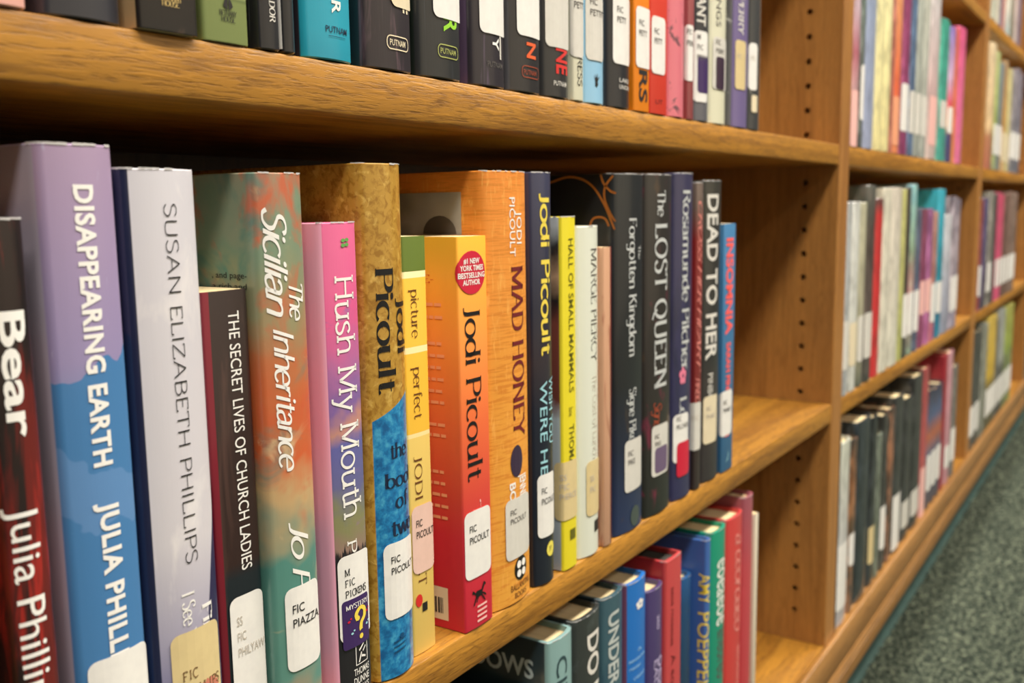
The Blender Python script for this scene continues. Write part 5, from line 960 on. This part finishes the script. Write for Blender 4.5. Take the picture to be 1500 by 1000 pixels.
LABEL = {
# nearest bay, middle shelf
'bear': 'black and red hardcover with large white title, leftmost on the nearest middle shelf',
'disappearing': 'lavender and blue hardcover with bold white condensed lettering, second on the nearest middle shelf',
'susan': 'silvery lilac hardcover with thin black capitals and a tan label',
'secret': 'short dark brown paperback with maroon cover between silvery and green-orange books',
'sicilian': 'thick teal and orange watercolour hardcover with white brush-script title',
'hush': 'pink to purple sunset hardcover with a yellow question mark sticker',
'twoways': 'mottled gold hardcover with a bright blue lower half',
'perfect': 'thin yellow paperback with green top block, beside the gold and blue hardcover',
'leaving': 'yellow to red paperback with round crimson badge on the spine',
'mad': 'tall orange cloth-textured hardcover with dark red title',
'were': 'navy hardcover with yellow and pale blue spine lettering',
'hall': 'bright yellow-spined book with a photographic cover and wrapped tan label',
'marge': 'white book with faint grey lettering, right of the bright yellow spine',
'tan': 'plain tan paperback with a dull red right edge, beside the copper swirled black cover',
'forgotten': 'black hardcover with copper swirls on its cover and a navy foot',
'lostqueen': 'dark grey-brown hardcover with large silver title and purple genre sticker',
'rosamunde': 'dark indigo hardcover with silver lettering and a crimson bird sticker',
'cross': 'thin dark red book with pale red lettering, squeezed between dark spines',
'dead': 'charcoal hardcover with bold pale capitals, second from right on the nearest middle shelf',
'insomnia': 'short blue paperback with coral lettering, last on the nearest middle shelf',
# nearest bay, upper shelf
'a_pink': 'pale pink book cut off by the top left corner, upper shelf',
'a_charcoal': 'wide charcoal hardcover under film, second on the upper shelf',
'a_blackgold': 'black book with gold publisher lettering and tan cover, upper shelf',
'a_sage': 'sage green book with a black leaf emblem at its foot, upper shelf',
'a_ador': 'narrow black book with small white vertical lettering, right of the sage green book',
'a_whiteline': 'narrow black book with a thin white line down its spine, upper shelf',
'a_teal': 'bright teal hardcover on the upper shelf, only one of its colour',
'a_putnam': 'dark plum-brown hardcover with a cream cartouche, right of the teal book',
'a_green': 'black hardcover with a lime green letter under its white label',
'a_plum': 'black and plum hardcover with a white letter and thin line, upper shelf',
'a_orangen': 'black hardcover with an orange letter and rust cartouche, upper shelf',
'a_rede': 'black hardcover with red letters below its grey label, upper shelf',
'a_ivory': 'narrow ivory book with dark vertical letters, upper shelf',
'a_skyblue': 'white book with sky blue foot and black crown mark, upper shelf',
'a_blackwhite': 'black hardcover with big white label, between sky blue and orange books',
'a_orange': 'orange paperback with black vertical letters, upper shelf',
'a_red': 'red paperback directly right of the orange one, upper shelf',
'a_pinkbrush': 'pink hardcover with black brush strokes, upper shelf',
'a_rose': 'narrow dusty rose book whose label overlaps the pink brush-stroke book',
'a_mystery': 'grey-black book with purple sticker and yellow dot, upper shelf',
'a_cream': 'cream hardcover with dark purple sticker, upper shelf',
'a_slate': 'very narrow slate book with pale letters, between cream and violet books',
'a_violet': 'violet hardcover with tan label, second from the right on the upper shelf',
'a_end': 'dark grey hardcover at the right end of the upper shelf row',
# nearest bay, bottom shelf
'c_low': 'low black book at the bottom edge of the picture, left of pale teal spine',
'c_city': 'pale teal spined hardcover with dark slate cover lettered in pale capitals, bottom shelf',
'c_do': 'dark grey hardcover with bold pale capitals, bottom shelf',
'c_under': 'slate blue hardcover with pale vertical capitals, bottom shelf',
'c_blue': 'vivid blue hardcover with a white blossom mark, bottom shelf',
'c_purple': 'deep purple hardcover lower than its neighbours, bottom shelf',
'c_red': 'rose red hardcover with dark top, between purple and blue books',
'c_navy': 'thin low navy and blue book set back beside the rose red hardcover',
'c_amy': 'royal blue hardcover with yellow vertical lettering, bottom shelf',
'c_emerald': 'emerald green hardcover, only green spine on the bottom shelf',
'c_scarlet': 'bright scarlet hardcover right of the emerald green one',
'c_rosered': 'faded rose red hardcover, tallest at the right of the bottom shelf',
'c_thin': 'thin off-white book at the right end of the bottom shelf row',
# second bay, upper shelf
'd_mauve': 'mauve and white spine at the left end of the second bay upper row',
'd_darkgreen': 'narrow dark green spine beside the mauve one, second bay upper row',
'd_lavender': 'wide lavender blue spine, second bay upper row',
'd_cream': 'wide pale cream-yellow spine, second bay upper row',
'd_brown': 'very narrow brown spine right of the wide cream-yellow one',
'd_orange': 'pale yellow to orange spine, second bay upper row',
'd_maroon': 'maroon spine right of the orange one, second bay upper row',
'd_navy': 'blue-grey navy spine right of the maroon one, second bay upper row',
'd_grey': 'pale grey-green spine right of the navy one, second bay upper row',
'd_stone': 'pale stone spine just left of the blush one, second bay upper row',
'd_blush': 'tall blush white spine beside the short teal one, second bay upper row',
'd_teal': 'shorter teal green spine, second bay upper row',
'd_indigo': 'indigo and red spine between teal and hot pink, second bay upper row',
'd_coral': 'narrow coral spine just left of the hot pink one',
'd_hotpink': 'hot pink spine ending the second bay upper row',
# second bay, middle shelf
'e_silver': 'silver grey spine at the left end of the second bay middle row',
'e_white': 'white spine, second from left in the second bay middle row',
'e_speckle': 'speckled olive cream spine left of the dark brown one, second bay',
'e_darkbrown': 'dark brown spine left of the red one, second bay middle row',
'e_red': 'bright red spine, only one in the second bay middle row',
'e_ivory': 'tall ivory spine right of the bright red one, second bay',
'e_chalk': 'chalk white spine right of the ivory one, second bay middle row',
'e_yellowgreen': 'very narrow yellow-green spine, second bay middle row',
'e_black': 'narrow black-brown spine right of the yellow-green sliver',
'e_aqua': 'pale aqua topped spine with pink middle, second bay middle row',
'e_ink': 'ink blue short spine, second bay middle row',
'e_wine': 'wine red short spine right of the ink blue one',
'e_purple': 'purple short spine right of the wine red one',
'e_dustybrown': 'dusty brown short spine left of the turquoise book',
'e_turquoise': 'turquoise tall hardcover, second bay middle row',
'e_snow': 'snow white short spine right of the turquoise book',
'e_greypurple': 'grey-purple spine ending the second bay middle row',
# second bay, bottom shelf
'f_dark': 'dark sliver of a book at the left end of the second bay bottom row',
'f_pale': 'pale grey-white spine, only light one in the second bay bottom row',
'f_orangetext': 'dark spine with rust lettering right of the pale grey-white one',
'f_blackblue': 'blue-black spine, left half of the second bay bottom row',
'f_midnight': 'midnight dark spine with a tan label, second bay bottom row',
'f_greygreen': 'grey-green low spine, second bay bottom row',
'f_charcoal': 'charcoal spine right of the grey-green low one, second bay bottom row',
'f_orangeblack': 'black spine with a rust orange middle, second bay bottom row',
'f_bigsticker': 'black spine with a large white label reaching the shelf, second bay',
'f_jet': 'jet black spine just right of the large white label, second bay',
'f_onyx': 'tall onyx black spine left of the brick red one, second bay',
'f_brick': 'brick red spine, second bay bottom row',
'f_navyorange': 'short navy spine with orange patch, second bay bottom row',
'f_crimsontop': 'narrow crimson book left of the dusty pink spine, second bay',
'f_pink': 'dusty pink spine, second bay bottom row',
'f_grey': 'short grey spine ending the second bay bottom row',
# farthest bay
'g_ash': 'ash white spine starting the farthest bay topmost row',
'g_bone': 'bone white spine left of the plum one, farthest bay topmost row',
'g_plum': 'dark plum spine, farthest bay topmost row',
'g_salmon': 'salmon pink spine, farthest bay topmost row',
'g_white': 'white spine with pale blue foot, farthest bay topmost row',
'g_taupe': 'taupe spine, farthest bay topmost row',
'g_blush': 'pale blush spine, farthest bay topmost row',
'g_mauve': 'mauve spine at the picture edge, farthest bay topmost row',
'h_peach': 'pale peach tall spine starting the farthest bay upper row',
'h_green': 'olive green topped spine, farthest bay upper row',
'h_bluegrey': 'blue-grey spine, farthest bay upper row',
'h_orange': 'tan orange spine, farthest bay upper row',
'h_lemon': 'pale lemon spine, farthest bay upper row',
'h_slate': 'slate grey spine right of the pale lemon one, farthest bay',
'h_violetgrey': 'violet-grey spine at the picture edge, farthest bay upper row',
'i_darkred': 'dark red sliver starting the farthest bay middle row',
'i_violet': 'deep violet spine, farthest bay middle row',
'i_grey': 'light grey spine, farthest bay middle row',
'i_charcoal': 'narrow charcoal spine left of the hot pink one, farthest bay',
'i_hotpink': 'hot pink spine, farthest bay middle row',
'i_cocoa': 'cocoa brown spine right of the hot pink one, farthest bay',
'i_umber': 'umber grey-brown spine ending the farthest bay middle row',
'j_copper': 'low copper brown book starting the farthest bay bottom row',
'j_black': 'black-grey spine left in the farthest bay bottom row',
'j_smoke': 'smoky grey-green spine, farthest bay bottom row',
'j_yellow': 'yellow spine, farthest bay bottom row',
'j_iron': 'narrow iron grey spine right of the yellow one, farthest bay',
'j_silver': 'silver white topped spine, farthest bay bottom row',
'j_olive': 'olive and yellow-green spine ending the farthest bay bottom row',
}
GROUP = {'B': 'books on the middle shelf of the nearest bay', 'A': 'books on the upper shelf of the nearest bay', 'C': 'books on the bottom shelf of the nearest bay',
         'd': 'books in the second bay upper row', 'e': 'books in the second bay middle row', 'f': 'books in the second bay bottom row',
         'g': 'books in the farthest bay topmost row', 'h': 'books in the farthest bay upper row', 'i': 'books in the farthest bay middle row', 'j': 'books in the farthest bay bottom row'}

# ------------------------------------------------------------------ woodwork, floor
def wood(name, axis, light=(180, 126, 44), dark=(136, 88, 26), pore=(94, 56, 16), rough=.42, bump=.35, coat=.12, pores=.6):
    g = NG(name, rough, coat)
    sc = lambda a, b: (a, b, b) if axis == 'x' else (b, b, a)
    n1 = g.noise(1, 5, .6, g.mapping(sc(2.2, 38)), 1.6)
    n2 = g.noise(1, 3, .6, g.mapping(sc(85, 1000)), .4)
    n3 = g.noise(1, 2, .5, g.mapping(sc(60, 620), (3, 1, 2)), .5)
    n4 = g.noise(1, 2, .5, g.mapping(sc(4.5, 60), (1, 5, 3)), 2.2)
    col = g.ramp(n1, [(.3, dark), (.52, light), (.78, tuple(min(255, int(v * 1.08)) for v in light))])
    p = g.step(n2, .5, .7)
    fl = g.step(n3, .56, .72)
    vein = g.math('MULTIPLY', g.step(n4, .46, .5), g.step(n4, .55, .5))
    col = g.mix(g.math('MULTIPLY', fl, .35), col, lin(tuple(min(255, int(v * 1.2)) for v in light)))
    col = g.mix(g.math('MULTIPLY', p, pores), col, lin(pore))
    col = g.mix(g.math('MULTIPLY', vein, .4), col, lin(pore))
    g.color(col)
    g.bump(g.math('SUBTRACT', g.math('MULTIPLY', fl, .4), g.math('MULTIPLY', p, .8)), bump, .00035)
    return g.m
W_BOARD = wood('oak_board', 'x')
W_UP = wood('oak_upright', 'z', (172, 120, 60), (148, 98, 46), (126, 80, 36), bump=.08, pores=.3)
W_BACK = wood('shade_dark_back', 'z', (70, 44, 24), (52, 32, 17), (40, 24, 12), bump=.1)  # darker than the case oak: shelf shade put into the back's colour
W_BASE = wood('oak_base', 'x', (166, 120, 66), (136, 94, 48), (112, 74, 36), bump=.15, pores=.3)

T = .0379
P = .915 + T
XU = [-P, 0., P, 2 * P]              # left faces of the uprights
DEP = .285
TOPZ = 1.56
case = bpy.data.objects.new('bookcase', None)
COLL.objects.link(case)
case.location = (-P, 0, 0)
tag(case, 'long honey oak library bookcase with drilled uprights standing on green carpet', 'bookcase')
def part(name, bm, mat, deg=30):
    return link_mesh(name, bm_mesh(bm, name, deg), mat, case, (P, 0, 0))

# uprights, each bored with a column of shelf-pin holes
zh = [.10 + .0355 + .0253 * i for i in range(56)]
for k, x in enumerate(XU):
    bm = bmesh.new()
    add_box(bm, x, x + T, 0, DEP, .06, TOPZ, .0015)
    o = part('upright_panel', bm, W_UP)
    bc = bmesh.new()
    for z in zh:
        for sx in (x, x + T):
            bmesh.ops.create_cone(bc, cap_ends=True, segments=12, radius1=.0033, radius2=.0033, depth=.018,
                                  matrix=Matrix.Translation((sx, .0355, z)) @ Matrix.Rotation(math.pi / 2, 4, 'Y'))
    cut = link_mesh('cutter', bm_mesh(bc, 'cutter'), None)
    cut.location = (0, 0, 0)
    o2 = bpy.data.objects.new('tmp', o.data.copy()); COLL.objects.link(o2)
    md = o2.modifiers.new('b', 'BOOLEAN'); md.operation = 'DIFFERENCE'; md.object = cut; md.solver = 'EXACT'
    dg = bpy.context.evaluated_depsgraph_get()
    me = bpy.data.meshes.new_from_object(o2.evaluated_get(dg))
    bpy.data.objects.remove(o2); bpy.data.objects.remove(cut)
    for p_ in me.polygons: p_.use_smooth = False
    o.data = me
    me.materials.clear(); me.materials.append(W_UP)
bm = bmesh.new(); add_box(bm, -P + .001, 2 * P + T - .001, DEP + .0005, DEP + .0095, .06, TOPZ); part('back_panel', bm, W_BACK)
bm = bmesh.new()
for i in range(3):
    add_box(bm, XU[i] + T + .0002, XU[i + 1] - .0002, .0005, DEP, .0795, .0998, .001)
part('base_shelf', bm, W_BOARD)
bm = bmesh.new(); add_box(bm, -P, 2 * P + T, -.0065, -.0003, .059, .0998, .0015); part('base_edge', bm, W_BASE)
# moulding under the base edge: two beads and a cove, run along the shelf
prof_m = [(-.0003, .0585), (-.0062, .0585), (-.0074, .0572), (-.0074, .0545), (-.0032, .0535), (-.0032, .0518), (-.0070, .0508), (-.0076, .0485), (-.0070, .0462), (-.0034, .0452), (-.0034, .0436), (-.0064, .0424), (-.0066, .034), (-.0058, .0245), (-.0003, .0245)]
bm = bmesh.new()
a = [bm.verts.new((-P, y, z)) for y, z in prof_m]; b = [bm.verts.new((2 * P + T, y, z)) for y, z in prof_m]
for i in range(len(a)):
    j = (i + 1) % len(a)
    bm.faces.new((a[i], a[j], b[j], b[i]))
bm.faces.new(a); bm.faces.new(b[::-1]); bmesh.ops.recalc_face_normals(bm, faces=bm.faces)
part('base_moulding', bm, W_BASE, 25)
prof_k = [(.004, .0243), (-.0024, .0243), (-.0028, .012), (-.004, .006), (-.0085, .0022), (-.0095, .0005), (.004, .0005)]
bm = bmesh.new()
a = [bm.verts.new((-P, y, z)) for y, z in prof_k]; b = [bm.verts.new((2 * P + T, y, z)) for y, z in prof_k]
for i in range(len(a)):
    j = (i + 1) % len(a)
    bm.faces.new((a[i], a[j], b[j], b[i]))
bm.faces.new(a); bm.faces.new(b[::-1]); bmesh.ops.recalc_face_normals(bm, faces=bm.faces)
g = NG('teal_rubber', .5); g.color(g.ramp(g.noise(30, 3), [(.3, (34, 56, 53)), (.7, (46, 70, 66))]))
part('rubber_cove', bm, g.m, 25)
bm = bmesh.new(); add_box(bm, -P - .01, 2 * P + T + .01, -.01, DEP + .01, TOPZ + .0002, TOPZ + .025, .002); part('top_panel', bm, W_BOARD)

BAYN = ('nearest', 'second', 'farthest')
for i in range(3):
    for nm, zt in (('middle', .378), ('upper', .655), ('topmost', .9325), ('highest', 1.21)):
        if nm == 'highest' and i: pass
        o = box_obj('shelf_board', (XU[i] + T + .0006, XU[i + 1] - .0006, .0006, DEP - .002, zt - .0207, zt), W_BOARD, None, .0014)
        tag(o, {'middle': 'oak shelf board carrying the middle row of books in the %s bay', 'upper': 'oak shelf board carrying the upper row of books in the %s bay',
                'topmost': 'oak shelf board third above the base in the %s bay', 'highest': 'oak shelf board near the case top in the %s bay'}[nm] % BAYN[i], 'shelf', 'oak shelf boards')

g = NG('carpet_pile', .95, 0, .15)
n1 = g.noise(170, 4, .75); n2 = g.noise(18, 3)
col = g.ramp(n1, [(.36, (10, 15, 12)), (.5, (38, 46, 38)), (.66, (104, 110, 92))])
g.color(g.mix(g.step(n2, .35, .7), col, lin((116, 124, 104)), 'MULTIPLY') if False else col)
g.bump(n1, .8, .004)
bm = bmesh.new()
add_box(bm, -2.5, 5., -3.2, .6, -.05, -.002)
fl = link_mesh('floor', bm_mesh(bm, 'floor'), g.m)
fl['kind'] = 'structure'
ce = box_obj('ceiling', (-2.5, 5., -3.2, .6, 2.75, 2.8), plain((226, 224, 216), .9, name='ceiling_tile'))
ce['kind'] = 'structure'
wl = box_obj('wall_aisle', (-2.5, 5., -3.25, -3.2, -.05, 2.8), plain((176, 166, 148), .8, name='painted_wall'))
wl['kind'] = 'structure'
# looped pile where the aisle meets the case
nx, ny = 430, 110
vs = []
for j in range(ny + 1):
    for i in range(nx + 1):
        x = -.05 + 2.15 * i / nx; y = -.55 + .55 * j / ny - .0005
        vs.append((x + random.uniform(-.0015, .0015), y + random.uniform(-.0015, .0005), random.uniform(-.002, .004) if j < ny else -.001))
fs = [(j * (nx + 1) + i, j * (nx + 1) + i + 1, (j + 1) * (nx + 1) + i + 1, (j + 1) * (nx + 1) + i) for j in range(ny) for i in range(nx)]
me = bpy.data.meshes.new('pile'); me.from_pydata(vs, [], fs)
for p_ in me.polygons: p_.use_smooth = True
cp = link_mesh('carpet_pile', me, g.m)
tag(cp, 'grey-green cut pile carpet of the aisle beside the bookcase', 'carpet', None, 'stuff')

# ------------------------------------------------------------------ put the books on the shelves
for d in BOOKS:
    w = d['x1'] - d['x0']
    k = d['k']
    grp = GROUP[k[0]] if d.get('far') else GROUP[d['row']]
    n = 1
    lab = LABEL[k]
    if d.get('far'):
        n = max(1, round(w / .048))
        if 'spined' not in lab:
            lab = lab.replace(' spine', ' spined book', 1)
    if n == 1:
        make_book(d, lab, grp)
    else:
        for q in range(n):
            e = dict(d)
            e['x0'] = d['x0'] + w * q / n; e['x1'] = d['x0'] + w * (q + 1) / n - .0006
            e['h'] = d['h'] - (.0, .004, .002)[q % 3]
            ww = w / n
            e['st'] = [(c, -ww * .4, ww * .48, z0, z1, l, f, t) for c, a, b, z0, z1, l, f, t in d['st']]
            which = ('left of two', 'right of two') if n == 2 else ('left of three', 'middle of three', 'right of three')
            make_book(e, lab + ', ' + which[min(q, len(which) - 1)], grp)
